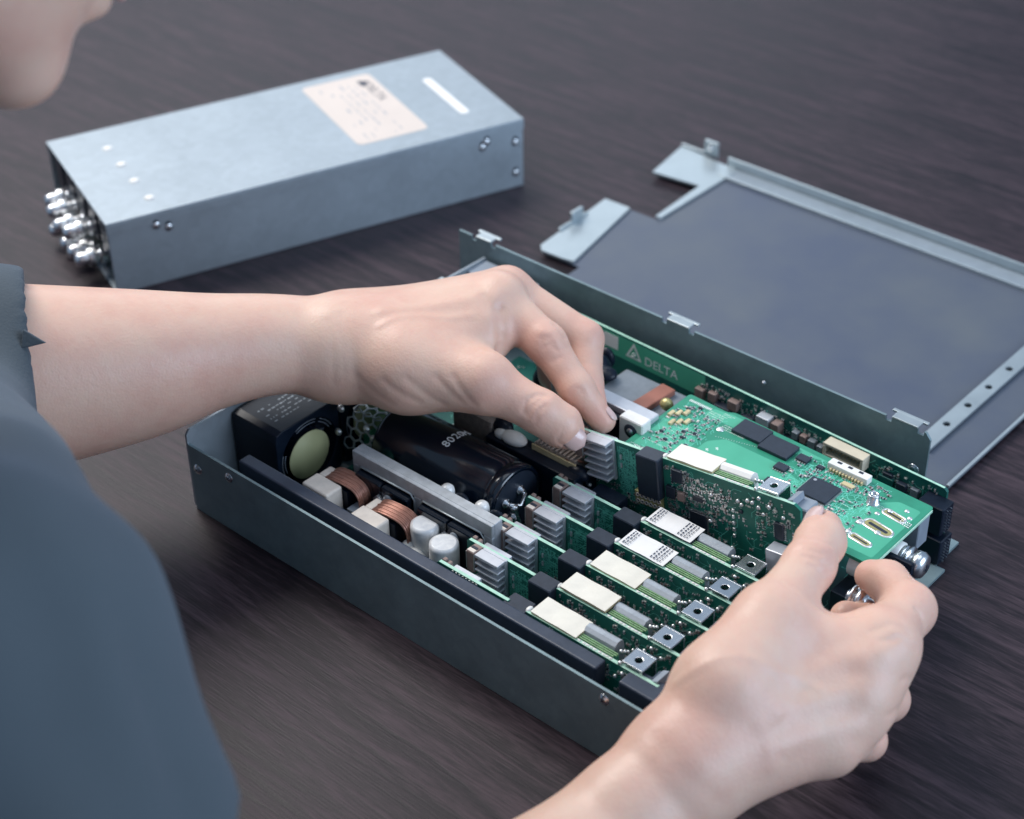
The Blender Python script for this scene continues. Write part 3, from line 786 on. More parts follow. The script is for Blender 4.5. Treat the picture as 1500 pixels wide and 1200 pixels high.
# ------------------------------------------------------------------ cooling fans
def fan(label, y0, group):
    t = thing('cooling_fan', label, 'fan', (1.2, y0, 2), group=group)
    W = 40; D = 30   # local: x 0..D, y 0..W, z 0..W-1
    mb = MB(basis((0, 0, 0), (0, 1, 0), (0, 0, 1), (1, 0, 0))); mb.use('black_plastic')
    H = 40.5; n = 48; R = 17.6; cxx, czz = W/2, H/2
    rc = 3.0
    outer = rounded(0, W, 0, H, rc, 4)
    def ray_out(a):
        c, s_ = math.cos(a), math.sin(a); best = None
        m_ = len(outer)
        for i in range(m_):
            x1, y1 = outer[i][0]-cxx, outer[i][1]-czz; x2, y2 = outer[(i+1) % m_][0]-cxx, outer[(i+1) % m_][1]-czz
            ex, ey = x2-x1, y2-y1; den = c*ey-s_*ex
            if abs(den) < 1e-9: continue
            tt = (x1*ey-y1*ex)/den; uu = (x1*s_-y1*c)/den
            if tt > 0 and -1e-6 <= uu <= 1+1e-6 and (best is None or tt < best): best = tt
        return (cxx+c*best, czz+s_*best)
    vs = []; fs = []
    for k in range(n):
        a = 2*math.pi*k/n; p = ray_out(a); q = (cxx+R*math.cos(a), czz+R*math.sin(a))
        vs += [(p[0], p[1], 0), (p[0], p[1], D), (q[0], q[1], D), (q[0], q[1], 0)]
    for k in range(n):
        a, b = k*4, ((k+1) % n)*4
        for i in range(4): fs.append((a+i, b+i, b+(i+1) % 4, a+(i+1) % 4))
    mb.raw(vs, fs)
    f = mb.build('fan_frame', t, bevel=.4)
    mb = MB(); mb.use('black_shiny')
    for k in range(7):
        a0 = 2*math.pi*k/7+.3
        vs = []; 
        for j, rr in enumerate((10.5, 14, 17.0)):
            for i in range(5):
                a = a0+(i/4)*.75+j*.10; x = D-4-i*3.6+j*.3
                for tt in (0, .8): vs.append((x+tt, cxx+rr*math.cos(a), czz+rr*math.sin(a)))
        fs = []
        for j in range(2):
            for i in range(4):
                a = (j*5+i)*2; b = (j*5+i+1)*2; c = ((j+1)*5+i+1)*2; d = ((j+1)*5+i)*2
                fs += [(a, b, c, d), (d+1, c+1, b+1, a+1)]
        for i in range(4): fs += [((10+i)*2, (10+i+1)*2, (10+i+1)*2+1, (10+i)*2+1)]
        for j in range(2):
            fs += [((j*5)*2, (j*5+5)*2, (j*5+5)*2+1, (j*5)*2+1), ((j*5+4)*2, (j*5+4)*2+1, (j*5+9)*2+1, (j*5+9)*2)]
        mb.raw(vs, fs)
    mb.build('fan_blades', t)
    mb = MB(); mb.use('black_plastic'); mb.lathe((2, cxx, czz), (D, cxx, czz), [(0, 10.8), (D-3.4, 10.8), (D-2.4, 10.2)], 36)
    hb = mb.build('fan_hub', t)
    mb = MB(); mb.use('yellow_hub'); mb.lathe((D+.2, cxx-1.5, czz), (D+3, cxx-1.5, czz), [(0, 11.6), (1.0, 12.6), (1.3, 12.6), (1.34, 0.01)], 48)
    mb.build('hub_label', hb)
    mb = MB(basis((D-.0, 0, 0), (0, 1, 0), (0, 0, 1), (1, 0, 0))); mb.use('grey_plastic')
    for (a0, a1) in ((25, 60), (70, 115), (160, 200)):
        for rr in (15.2, 16.8):
            pts = [(cxx+rr*math.cos(math.radians(a)), czz+rr*math.sin(math.radians(a)), -.6) for a in np.linspace(a0, a1, 8)]
            mb.tube(pts, .18, 5)
    mb.build('frame_glint', t)  # thin grey arcs imitating highlights around the fan opening
    mb = MB(); mb.use('ferrite')
    for r_ in range(5):
        y = 8
        while y < 30:
            l = rnd.uniform(.6, 2.2)
            if rnd.random() < .7: mb.box(9+r_*3.0, 9.5+r_*3.0+rnd.uniform(0, .6), y, y+l, H, H+.04)
            y += l+rnd.uniform(.4, 1.2)
    mb.build('moulded_text', t, kind='stuff')
    return t
fan('black square cooling fan with a yellow-green hub disc inside the chassis', 26.5, 'cooling fans')
fan('black cooling fan beside the yellow-hubbed fan, mostly under the forearm', 68.5, 'cooling fans')
# ------------------------------------------------------------------ plug-in driver cards
def build_card(label, group, tall=False, text=False, seed=1):
    rng = random.Random(seed)
    t = thing('driver_card', label, 'circuit card', (145, 0, 0), group=group)
    zb = -12 if tall else 5
    MFc = basis((0, -.8, 0), (1, 0, 0), (0, 0, 1), (0, -1, 0))     # front face: u=x, v=z, out=-y
    MBk = basis((0, .8, 0), (-1, 0, 0), (0, 0, 1), (0, 1, 0))      # rear face: u=-x
    mb = MB(MFc); mb.use('pcb_card')
    prof = [(-2, zb), (119, zb), (119, 34), (116, 36), (48, 36), (48, 35), (38.2, 35), (38.2, 36), (-1, 36), (-2, 35)]
    mb.prism(prof, -1.6, 0)
    # bright routed top edges
    mb.use('pcb_cut')
    for a, b in ((-.8, 38), (48.2, 115.8)):
        mb.box(a, b, 36.0, 36.06, -1.58, -.02)
    bd = mb.build('board', t)
    traces(t, MFc, [(22.5, 36, 6, 34), (22.5, 36, 6, 34), (49, 118, zb+2, 34)], 150 if not tall else 260, seed*3+1)
    trace_grid(t, MFc, (22.6, 35.6, 5.5, 33.6), 190, seed+50)
    # black relay block
    mb = MB(); mb.use('chip_black'); mb.bbox(36.2, 48.2, -5.2, 3.2, 15.5, 36.5, .5); mb.build('black_relay', t)
    # finned heat sink on the front face
    mb = MB(); mb.use('fin_alu'); mb.box(8.8, 21.8, -2.6, -.9, 16, 37); mb.use('ferrite'); mb.box(11, 19, -4.6, -2.65, 17, 36); mb.use('fin_alu')  # core coloured darker to imitate shade in the gaps between fins
    for k in range(6):
        z = 17.5+k*3.6; mb.box(8.6, 21.6, -7.6, -2.62, z, z+(1.0 if k < 5 else 1.5))
    mb.build('finned_heat_sink', t, bevel=.15, seg=1)
    mb = MB(); mb.use('brown_part'); mb.bbox(3.2, 7.8, -7.2, -1.0, 26, 36.6, .3); mb.use('core_cream'); mb.box(3.6, 7.2, -6.8, -4.8, 36.6, 36.9); mb.use('chip_black'); mb.box(3.9, 6.9, -4.5, -3.2, 36.6, 36.95)
    mb.use('solder'); mb.box(3.1, 3.5, -7.25, -6.7, 27, 36); mb.box(7.5, 7.9, -7.25, -6.7, 27, 36)
    mb.build('brown_capacitor', t)
    # light block on the rear face
    mb = MB(); mb.use('fin_alu'); mb.bbox(4, 18.5, 1.4, 5.6, 20, 33, .3); mb.build('grey_inductor', t)
    mb = MB(); mb.use('brown_part'); mb.bbox(-.5, 1.4, .9, 2.9, 32, 36.6, .2); mb.bbox(1.8, 3.6, .9, 3.4, 31, 35.6, .2); mb.use('core_cream'); mb.bbox(20, 21.6, 1.2, 2.6, 31, 34, .2)
    mb.build('brown_capacitor', t)
    # small white pads along the upper edge
    mb = MB(MFc); mb.use('solder')
    for k in range(8): mb.box(7+k*1.9, 7.9+k*1.9, 34.3, 35.6, 0.02, .45)
    for z in (27.5, 23): mb.bbox(24.2, 25.2, z, z+2.4, .02, .6, .1)
    mb.build('solder_pads', t)
    # transformer with pale tape top
    mb = MB(); mb.use('ferrite'); mb.box(50.5, 73, 1.2, 10.6, 12, 37.1); tf = mb.build('flat_transformer', t, bevel=.4)
    mb = MB(); mb.use('white_label' if text else 'cream')
    vs = []; nx = 8
    for i in range(nx+1):
        x = 50+24*i/nx
        for y in (-.2, 11.0):
            vs.append((x, y, 37.35+.35*math.sin(i*1.3+seed)*.4+(.25 if y > 5 else 0)))
    vs2 = [(a, b, c-.25) for a, b, c in vs]
    fs = [(2*i, 2*i+2, 2*i+3, 2*i+1) for i in range(nx)]; n_ = len(vs)
    fs += [(n_+2*i+1, n_+2*i+3, n_+2*i+2, n_+2*i) for i in range(nx)]
    fs += [(2*i, n_+2*i, n_+2*i+2, 2*i+2) for i in range(nx)] + [(2*i+3, n_+2*i+3, n_+2*i+1, 2*i+1) for i in range(nx)]
    fs += [(0, 1, n_+1, n_), (2*nx+1, 2*nx, n_+2*nx, n_+2*nx+1)]
    mb.raw(vs+vs2, fs)
    if not text:
        mb.use('cream_edge'); mb.box(50.2, 73.8, -.1, .0, 36.2, 37.1); mb.box(73.6, 73.9, .2, 10.6, 35.8, 37.2)
    tp = mb.build('paper_sticker' if text else 'cream_tape', tf)
    if text:
        mb = MB(basis((0, 0, 37.78), (1, 0, 0), (0, 1, 0), (0, 0, 1))); mb.use('ink')
        for (x, w_) in ((51.3, .5), (52.6, .5), (54.0, .35), (66.3, .5), (67.8, .7), (69.6, .5), (71.2, .4)):
            y = .8
            while y < 10.2:
                l = rng.uniform(.5, 1.8); mb.box(x, x+w_, y, min(10.4, y+l), 0, .03); y += l+rng.uniform(.25, .7)
        mb.build('print_lines', tp, kind='stuff')
    # grey ferrite bar
    mb = MB(); mb.use('connector_white' if tall else 'ferrite_light')
    pts = [(4.2, 14), (11.2, 14), (11.2, 34), (10.4, 36.4), (8.8, 37.6), (6.6, 37.6), (5.0, 36.4), (4.2, 34)]
    mb.M = basis((74.2, 0, 0), (0, 1, 0), (0, 0, 1), (1, 0, 0)); mb.prism(pts, 0, 16)
    mb.build('ferrite_bar', t, bevel=.5)
    mb = MB(); mb.use('pcb_light'); mb.box(74.2, 92, 1.3, 1.9, 14, 35.6); mb.box(74.2, 93, 2.4, 3.0, 14, 35.6); mb.box(74.2, 93, 3.4, 3.9, 14, 35.6); mb.use('winding_edge'); mb.box(74.3, 91.9, 1.28, 1.92, 35.61, 36.3); mb.box(74.3, 92.8, 2.38, 3.02, 35.61, 36.3); mb.box(74.3, 92.8, 3.38, 3.92, 35.61, 36.4)
    mb.build('winding_board', t)
    # solder fillet and pins along the rear of the top edge
    mb = MB(); mb.use('glue')
    for k in range(9): mb.blob((76+k*2.0+rng.uniform(-.4, .4), .1, 36), 1.1, .55, .38+.2*rng.random(), 6)
    mb.blob((48.2, 1.5, 35.6), 1.4, 2.0, 1.3, 8); mb.build('solder_fillet', t, kind='stuff')
    mb = MB(); mb.use('solder')
    for (x, y, z) in ((92.5, 6, 36), (92.8, 8, 34.5), (92.8, 10, 33), (95.5, -1.6, 30), (99, -1.7, 33.5), (90, -1.7, 27), (104, -1.7, 31), (111, -1.7, 28), (96.5, 0, 36.6), (101, -1.6, 26), (93, 9, 30)):
        mb.blob((x, y, z), .95, .9, .95, 7)
    mb.build('solder_joint', t, kind='stuff')
    # silver bracket with a threaded hole
    mb = MB(basis((0, 0, 0), (1, 0, 0), (0, 1, 0), (0, 0, 1))); mb.use('bright_metal')
    holed_strip(mb, 97.5, 107.5, .2, 9.2, 102.5, [4.7], 1.7, 36.8, 37.8, 16)
    mb.box(97.5, 107.5, 9.3, 10.1, 24, 37.8); mb.box(98, 99.5, .2, 1, 33, 36.7); mb.use('solder'); mb.box(106.2, 107.4, .2, 1, 33, 36.7)
    mb.use('black_plastic'); mb.box(100, 105, 2.4, 7, 34, 35)
    mb.build('threaded_bracket', t, bevel=.2)
    mb = MB(); mb.use('grey_plastic'); mb.bbox(109, 121, 1.2, 10, 18, 33.5, .6); mb.obox((113.5, 4.5, 35), (1.4, 0, .6), (0, 4, 0), (-.3, 0, 1.6)); mb.build('terminal_housing', t)
    mb = MB(); mb.use('bright_metal'); mb.lathe((121, 5, 26), (132, 5, 26), [(0, 4.2), (2, 4.2), (2.1, 3), (4, 3), (4.1, 4.6), (6.5, 4.8), (8, 3.8), (8.1, 2.4), (11, 2.2)], 20)
    mb.build('terminal_screw', t)
    # components on the front face
    mb = MB(MFc)
    pops = [(24, 36, 8, 20, 12), (50, 72, 10, 34, 85), (74, 116, 8, 34, 110)] if not tall else [(49.5, 66, 0, 33, 150), (66, 84, 12, 33, 60), (66, 116, -8, 33, 40), (98, 116, 16, 34, 40), (58, 82, 2, 30, 90), (27, 37, -6, 12, 20), (4, 22, 2, 13, 26)]
    for (a, b, c, d, n) in pops:
        for k in range(n): passive(mb, rng, round(rng.uniform(a, b)/1.1)*1.1, round(rng.uniform(c, d)/.9)*.9)
    mb.build('surface_component', t, kind='stuff')
    if not tall:
        chip(t, MFc, 53, 25, 6, 5, .9, 'h', nl=5); chip(t, MFc, 62, 22, 5, 7, .9, 'h', nl=5)
    return t

def retarget(t, y, label, loc=None):
    jr = random.Random(int(y*10))
    for ch_ in t.children:
        if ch_.name.split('.')[0] in ('flat_transformer', 'ferrite_bar', 'grey_inductor', 'finned_heat_sink', 'threaded_bracket', 'black_relay'):
            ch_.location = (jr.uniform(-.35, .35)*MM, jr.uniform(-.12, .12)*MM, jr.uniform(-.3, .2)*MM); ch_.rotation_euler = (0, jr.uniform(-.006, .006), jr.uniform(-.006, .006))
    t.location = Vector(loc if loc else (145, y, 0))*MM; t['label'] = label; return t

plainc = build_card('driver card with a blank cream taped transformer, nearest the black rail', 'driver cards plugged in side by side', seed=1)
retarget(plainc, 17, plainc['label'])
for y, lb in ((36, 'driver card with a blank cream taped transformer, second from the black rail'),
              (55.4, 'driver card with a blank cream taped transformer, third from the black rail')):
    retarget(copy_tree(plainc), y, lb)
for o_ in list(plainc.children):      # the card beside the rail carries nothing on its front face
    if o_.name.startswith('finned_heat_sink'): bpy.data.objects.remove(o_)
    elif o_.name.startswith('brown_capacitor') and max(v.co.y for v in o_.data.vertices) < 0: bpy.data.objects.remove(o_)
    elif o_.name.startswith('black_relay'): o_.location = (0, 0.0028, -0.0009); o_.rotation_euler = (0, 0, 0)
textc = build_card('driver card with a printed white sticker between a cream-taped card and the other stickered card', 'driver cards plugged in side by side', text=True, seed=2)
retarget(textc, 74.6, textc['label'])
retarget(copy_tree(textc), 93.4, 'driver card with a printed white sticker, nearest to the tall card held by the hands')

lift = build_card('tall driver card pinched at one end by finger and thumb, lifted above its neighbours', 'driver cards plugged in side by side', tall=True, seed=4)
lift['label'] = 'tall driver card lifted above its neighbours, pinched at one end by finger and thumb'
lift.location = Vector((145.5, 112.6, 16.0))*MM
lift.rotation_euler = (0, -math.radians(6.8), math.radians(0.7))
MFc = basis((0, -.8, 0), (1, 0, 0), (0, 0, 1), (0, -1, 0))
c = chip(lift, MFc, 53.5, 26.5, 5.4, 6.5, 1.5, 'h', nl=4)
chip(lift, MFc, 62, 5.5, 8.6, 8.6, 1.1, 'hv', nl=12)
chip(lift, MFc, 64, 20, 5.5, 2.8, .9, 'v', nl=9)
chip(lift, MFc, 49.8, 17, 5, 6, 1.6, '')
chip(lift, MFc, 56.2, 17.5, 3.6, 4.5, 1.8, '', m='brown_part', name='brown_inductor')
chip(lift, MFc, 106.5, 16, 4.5, 8.5, 1.4, 'h', nl=5)
chip(lift, MFc, 101, 1, 3, 2.4, 1.0, ''); chip(lift, MFc, 88, 22, 2, 1.6, .8, '')
mb = MB(MFc)
mb.use('solder')
for k in range(5): mb.bbox(84.5, 85.9, 8+k*3.3, 9.8+k*3.3, .02, .9, .2)
for (x, z) in ((93, 30), (98.5, 28.5), (88, 28), (84, 2), (99.5, -4), (72.8, 12), (74, 26), (109, 10)): 
    mb.blob((x, z, .6), 1.1, 1.1, 1.0, 7)
mb.build('solder_joint', lift)
mb = MB(MFc); mb.use('gold_pad'); mb.box(32.8, 47.5, 8.6, 15.3, .02, 2.4)
pin = mb.build('pin_header', lift, bevel=.3)
mb = MB(MFc)
for r in range(2):
    for k in range(6):
        mb.use('core_cream'); mb.lathe((34.6+k*2.35, 10.3+r*3.1, 2.42), (34.6+k*2.35, 10.3+r*3.1, 4), [(0, 1.05), (.5, .95), (.1, .6)], 10)
        mb.use('chip_black'); mb.lathe((34.6+k*2.35, 10.3+r*3.1, 2.5), (34.6+k*2.35, 10.3+r*3.1, 4), [(0, .55), (.05, .55)], 8)
mb.build('header_pins', pin)
mb = MB(); mb.use('cream_edge'); mb.obox((37.5, -7.5, -1), (1.6, 0, -.8), (0, .3, 0), (1.0, 0, 4.5)); mb.use('glue'); mb.blob((40, -8, -5), 2.2, 1.2, 3, 8); mb.build('flat_lead', lift)
mb = MB(); mb.use('solder'); mb.lathe((119, -4, 8), (132, -4, 8), [(0, 5.5), (1.6, 5.5), (1.7, 3.4), (4, 3.4), (4.1, 6.0), (6.5, 6.2), (8, 5), (8.1, 3), (12, 2.8)], 24)
mb.build('terminal_screw', lift)
mb = MB(); mb.use('fin_alu'); mb.box(106, 120, -8.5, -1.5, 3, 14.5); mb.build('terminal_housing', lift, bevel=.4)
mb = MB(MFc); mb.use('silk')
for _ in range(60):
    x = rnd.uniform(84, 116); z = rnd.uniform(-6, 32); a = rnd.uniform(.3, 1.2)
    mb.box(x, x+a, z, z+.22, 0.02, .04)
mb.build('printed_marking', lift, kind='stuff')

# ------------------------------------------------------------------ flat control board
cb = thing('control_board', 'bright green flat control board with black chips, lying over the right end of the chassis', 'circuit board', (158, 124, 42.2))
# local x 0..132, y 0..51, top z=1.6
def rc(pts, r=2.0, n=4):
    out = []
    m_ = len(pts)
    for i in range(m_):
        p0, p1, p2 = Vector(pts[i-1]+(0,)), Vector(pts[i]+(0,)), Vector(pts[(i+1) % m_]+(0,))
        a = (p0-p1).normalized(); b = (p2-p1).normalized()
        A = p1+a*r; B = p1+b*r
        for k in range(n+1):
            t_ = k/n; q = A*(1-t_)**2+p1*2*t_*(1-t_)+B*t_*t_; out.append((q.x, q.y))
    return out
out = rc([(0, 0), (131.5, 0), (131.5, 50.4), (25, 52.6), (22.5, 50.6), (0, 51.4)], 1.8)
mb = MB(); mb.use('pcb_green'); mb.prism(out, 0, 1.6); mb.use('pcb_cut')
mb.box(132, 132.05-.5+.02, 2.5, 48.5, .2, 1.4)
mb.build('board', cb)
CT = basis((0, 0, 1.6), (1, 0, 0), (0, 1, 0), (0, 0, 1))
mb = MB(CT); mb.use('pcb_light')
mb.prism(rc([(28, 6), (76, 6), (82, 14), (82, 26), (64, 33), (34, 33), (28, 26)], 1.5), .005, .03)
mb.prism(rc([(14, 42), (60, 43), (80, 48.5), (26, 50.4), (16, 48.8)], 1.0), .005, .03)
mb.prism(rc([(3, 4), (25, 4), (25, 22), (18, 30), (3, 30)], 1.0), .005, .025)
mb.prism(rc([(104, 4), (129, 4), (129, 44), (118, 44), (104, 30)], 1.5), .005, .03)
mb.build('copper_plane', cb)
traces(cb, CT, [(66, 112, 4, 49), (74, 112, 10, 48), (2, 28, 4, 46)], 330, 11, wd=.2, w=.035)
traces(cb, CT, [(70, 112, 6, 47)], 150, 12, m='trace', wd=.25, w=.04)
M_ = lambda x, y: (x-158, y-124)
for (x0, x1, y0, y1) in ((190.5, 206.3, 162.8, 174), (206.6, 222.2, 160.4, 171.8)):
    chip(cb, CT, x0-158, y0-124, x1-x0, y1-y0, 1.6, '', name='memory_chip')
ck = chip(cb, CT, 80.3, 20.6, 14.6, 13.6, 1.5, 'hvdot', nl=22, name='processor_chip')
chip(cb, CT, 66.5, 40.2, 6, 4.6, 1.3, 'v', nl=5); chip(cb, CT, 62.5, 28.5, 6, 4.8, 1.3, 'v', nl=5); chip(cb, CT, 65.2, 17.5, 7.2, 3.4, 1.5, 'v', nl=4)
chip(cb, CT, 77, 41, 3.4, 2.4, .9, 'v', nl=3); chip(cb, CT, 101, 12, 5, 4, 1.1, 'v', nl=4)
for (x, y) in ((9, 31), (11.6, 33.4), (14.2, 35.8), (4.6, 36.5), (7.2, 38.9), (9.8, 41.3)):
    chip(cb, CT, x-2.4, y-6, 1.9, 4.2, 1.2, '', m='cream_edge', name='tan_capacitor'); 
for (x, y) in ((7, 18), (12, 14), (17, 20), (20, 26), (22, 16), (15, 24), (6, 40), (10, 44)):
    chip(cb, CT, x, y, 1.9, 1.4, .9, 'v', nl=2)
rg = random.Random(21)
mb = MB(CT)
for k in range(95): passive(mb, rg, rg.uniform(3, 25), rg.uniform(8, 44))
for k in range(190):
    x, y = rg.uniform(68, 113), rg.uniform(8, 47)
    if 78.5 < x < 96.5 and 19 < y < 36: continue
    passive(mb, rg, x, y)
for k in range(16): passive(mb, rg, 76+k*2, 38+.3*rg.random(), vert=True)
for (x, y) in ((58, 4.5), (64, 7)): 
    for q in range(3): passive(mb, rg, x+q*1.6, y)
mb.build('surface_component', cb, kind='stuff')
mb = MB(CT); silk_text_rows(mb, 16, 46, 10, 4, rg, h=.8, gap=1.5, w=.05); silk_text_rows(mb, 27, 41, 15, 3, rg, h=.8, gap=1.5, w=.05); silk_text_rows(mb, 6, 26, 14, 5, rg, h=.7, gap=4.1, w=.05); silk_text_rows(mb, 70, 14, 8, 4, rg, h=.7, gap=3, w=.05); silk_text_rows(mb, 98, 30, 8, 5, rg, h=.7, gap=3.4, w=.05); silk_text_rows(mb, 22, 48.5, 6, 2, rg, w=.05)
silk_text_rows(mb, 2, 3.2, 11, 2, rg, gap=1.3, w=.05); silk_text_rows(mb, 108, 36, 8, 3, rg, w=.05)
mb.use('silk')
for (x, y) in ((26, 14), (29, 17.5), (32, 21), (35, 24.5), (51, 18), (49.5, 12), (96, 8), (58, 16), (60, 11)):
    mb.box(x-.9, x+.9, y-.15, y+.15, .03, .05); mb.box(x-.15, x+.15, y-.9, y+.9, .03, .06); mb.box(x-.6, x-.3, y+.3, y+.9, .03, .05); mb.box(x+.4, x+.9, y-.8, y-.4, .03, .05)
# dotted outline of the memory area and diagonal hatches
for k in range(26): mb.box(29+k*1.2, 29.4+k*1.2, 31.6+k*.34, 31.85+k*.34, .03, .05)
for k in range(14): mb.box(3.0+k*.9, 3.5+k*.9, 46.5, 48.2, .03, .05)
mb.build('printed_marking', cb, kind='stuff')
M = CT.copy(); 
for i in range(3): M[i][3] = (CT @ Vector((7.5, 2.2, .06)))[i]
text_part('printed_text', 'ISRM', 3.0, M, 'silk', cb, .02)
mb = MB(CT)
for (x, y, r) in ((27.5, 37.5, 1.9), (10, 2.5, 2.0), (112.5, 21.5, 1.9), (107, 7, 1.8), (122, 20, 1.5), (112, 13, 1.4), (118.5, 36, 1.3), (124, 40.5, 1.2), (127.5, 37, 1.2), (115, 31, 1.2)):
    mb.use('solder'); mb.lathe((x, y, 0.03), (x, y, 1), [(0, r), (.12, r*.96), (.5, r*.45), (.52, .01)], 16)
mb.build('solder_joint', cb)
# slotted plated holes
for (cx, cyv, L, Wd, an) in ((121.5, 34.2, 10.5, 2.8, -8), (120.5, 22.8, 13.5, 4.6, -8), (119, 11.0, 10, 2.4, -8)):
    mb = MB(CT @ Matrix.Translation((cx, cyv, 0)) @ Matrix.Rotation(math.radians(an), 4, 'Z')); mb.use('solder')
    def stad(l, w, z, n=8):
        pts = []
        for k in range(n+1):
            a = -math.pi/2+math.pi*k/n; pts.append((l/2-w/2+w/2*math.cos(a), w/2*math.sin(a), z))
        for k in range(n+1):
            a = math.pi/2+math.pi*k/n; pts.append((-l/2+w/2+w/2*math.cos(a), w/2*math.sin(a), z))
        return pts
    rings = [stad(L+2.2, Wd+2.2, .02), stad(L+2.0, Wd+2.0, .16), stad(L+.6, Wd+.7, .55), stad(L, Wd, .12)]
    n_ = len(rings[0]); vs = [p for r_ in rings for p in r_]
    mb.raw(vs, [(r_*n_+i, r_*n_+(i+1) % n_, (r_+1)*n_+(i+1) % n_, (r_+1)*n_+i) for r_ in range(3) for i in range(n_)], True)
    mb.use('gold_pad'); mb.raw(stad(L, Wd, .10), [tuple(range(n_))]); mb.use('chip_black'); mb.raw(stad(L*.75, Wd*.35, .16), [tuple(range(n_))])
    mb.build('plated_slot', cb)
mb = MB(CT); mb.use('solder')
for i in range(6):
    for j in range(3): mb.lathe((125.5+i*.95, 31.5+j*1.3-.1*i, .03), (125.5+i*.95, 31.5+j*1.3-.1*i, 1), [(0, .36), (.3, .3), (.32, .01)], 8)
mb.build('via_group', cb)
mb = MB(CT); mb.use('bright_metal'); mb.lathe((109.5, 36.5, .02), (109.5, 36.5, 6), [(0, 3.1), (.4, 3.0), (.6, 2.5), (4.4, 2.5), (4.6, 2.3), (4.6, 1.4), (3.2, 1.4), (3.2, .01)], 24); mb.build('standoff', cb)
# white edge connector on this board
mb = MB(CT); mb.use('connector_white'); mb.box(81, 101.5, 44.0, 48.5, .02, 3.6)
cw = mb.build('white_connector', cb, bevel=.4)
mb = MB(CT); mb.use('chip_black')
for x in (84.5, 90, 95.5): mb.box(x, x+2.2, 46.2, 47.6, 3.61, 3.7)
mb.use('cream_edge')
for k in range(11): mb.box(83+k*1.6, 83.7+k*1.6, 42.6, 43.98, .02, 1.6)
mb.build('connector_pins', cw)
chip(cb, CT, 92, 37.8, 6.2, 2.6, .9, 'v', nl=6, m='cream_edge', name='tan_resistor_array')
# parts underneath at the open end
mb = MB(); mb.use('grey_plastic'); mb.bbox(120, 131, 40, 49, -16, -.2, .4); mb.build('grey_relay', cb)

# power terminals at the open end
pt = thing('power_terminals', 'row of round silver screw terminals with a black divider under the control board edge', 'terminal block', (282, 112, 0))
for (y, z) in ((18, 33.5), (36, 31.5)):
    mb = MB(); mb.use('cap_white'); mb.lathe((-4, y, z+2.5), (12, y, z+2.5), [(0, 6), (12, 6), (12.6, 5.4)], 26); mb.build('terminal_sleeve', pt)
    mb = MB(); mb.use('bright_metal'); mb.lathe((8, y, z+2.3), (30, y, z+2.3), [(0, 2.5), (1.2, 2.5), (1.3, 5.6), (2.3, 5.6), (2.4, 4.6), (3.6, 4.6), (3.7, 6.2), (4.8, 6.2), (4.9, 3.4), (6.6, 3.4), (6.8, 5.8), (9.6, 6.2), (11.6, 5.2), (12.6, 3), (12.7, .01)], 28)
    mb.use('chip_black'); mb.obox((20.75, y, z+2.3), (.05, 0, 0), (0, 2.2, 0), (0, 0, .35)); mb.obox((20.8, y, z+2.3), (.05, 0, 0), (0, .35, 0), (0, 0, 2.2))
    mb.build('terminal_screw', pt)
mb = MB(); mb.use('black_plastic'); mb.box(-2, 18.5, 26.4, 28.6, 12, 40.5); mb.build('terminal_divider', pt, bevel=.4)
mb = MB(); mb.use('chip_black'); mb.box(-8, 4, 8, 46, 4, 24); mb.build('terminal_base', pt, bevel=.5)
mb = MB(); mb.use('bright_metal')
mb.lathe((5, 0, 34), (24, 0, 34), [(0, 3), (2, 3), (2.1, 6.4), (3.4, 6.4), (3.5, 4.6), (5, 4.6), (5.1, 6.8), (7, 7), (8.6, 5.6), (8.7, 3.2), (12, 3.0)], 26); mb.build('terminal_screw', pt)

# ------------------------------------------------------------------ upright side board with the printed logo
sb = thing('side_circuit_board', 'long upright green circuit board with a white triangle logo, standing against the rear wall', 'circuit board', (38, 201.6, 0))
sb.rotation_euler = (0, 0, math.radians(-0.9))
MS = basis((0, -.8, 0), (1, 0, 0), (0, 0, 1), (0, -1, 0))
mb = MB(MS); mb.use('pcb_dark'); mb.prism([(0, 3), (246, 3), (246, 35.5), (244.5, 37.0), (0, 40)], -1.6, 0)
mb.use('pcb_cut'); mb.raw([(0.2, 40.03, -1.4), (244.3, 37.03, -1.4), (244.3, 37.03, -.2), (0.2, 40.03, -.2)], [(0, 1, 2, 3)])
mb.use('pcb_light'); mb.prism([(40, 26), (112, 25), (112, 37.8), (0.5, 38.8), (.5, 26)][::-1], .01, .03); mb.build('board', sb)
traces(sb, MS, [(106, 245, 14, 35)], 260, 31, w=.04)
mb = MB(MS); mb.use('white_label'); mb.box(48.5, 57.5, 29.3, 37, .03, .2)
mb.build('blank_sticker', sb)
mb = MB(MS); mb.use('silk')
tx, tz = 67.6, 33.0
A_, B_, C_ = (tx-5.2, tz-4.6), (tx+5.2, tz-4.6), (tx, tz+4.8)
inner = [(tx-3.2, tz-3.5), (tx+3.2, tz-3.5), (tx, tz+2.4)]
outer_ = [A_, B_, C_]
vs = [(p[0], p[1], .07) for p in outer_]+[(p[0], p[1], .07) for p in inner]
mb.raw(vs, [(0, 1, 4, 3), (1, 2, 5, 4), (2, 0, 3, 5)])
sw = []
for k in range(14):
    a = math.radians(200-k*26); r_ = .5+1.15*k/13
    sw.append((tx-.2+r_*math.cos(a), tz-2.0+r_*.8*math.sin(a), .07))
mb.tube(sw, .32, 5); mb.build('logo_mark', sb)
M = basis(tuple(MS @ Vector((85, 30.2, .08))), (1, 0, 0), (0, 0, 1), (0, -1, 0))
text_part('printed_text', 'DELTA', 7.0, M, 'silk', sb, .02)
rg = random.Random(5)
mb = MB(MS)
for k in range(330):
    x = rg.uniform(106, 243); z = rg.uniform(18, 34.6)
    if 183 < x < 207: continue
    passive(mb, rg, x, z)
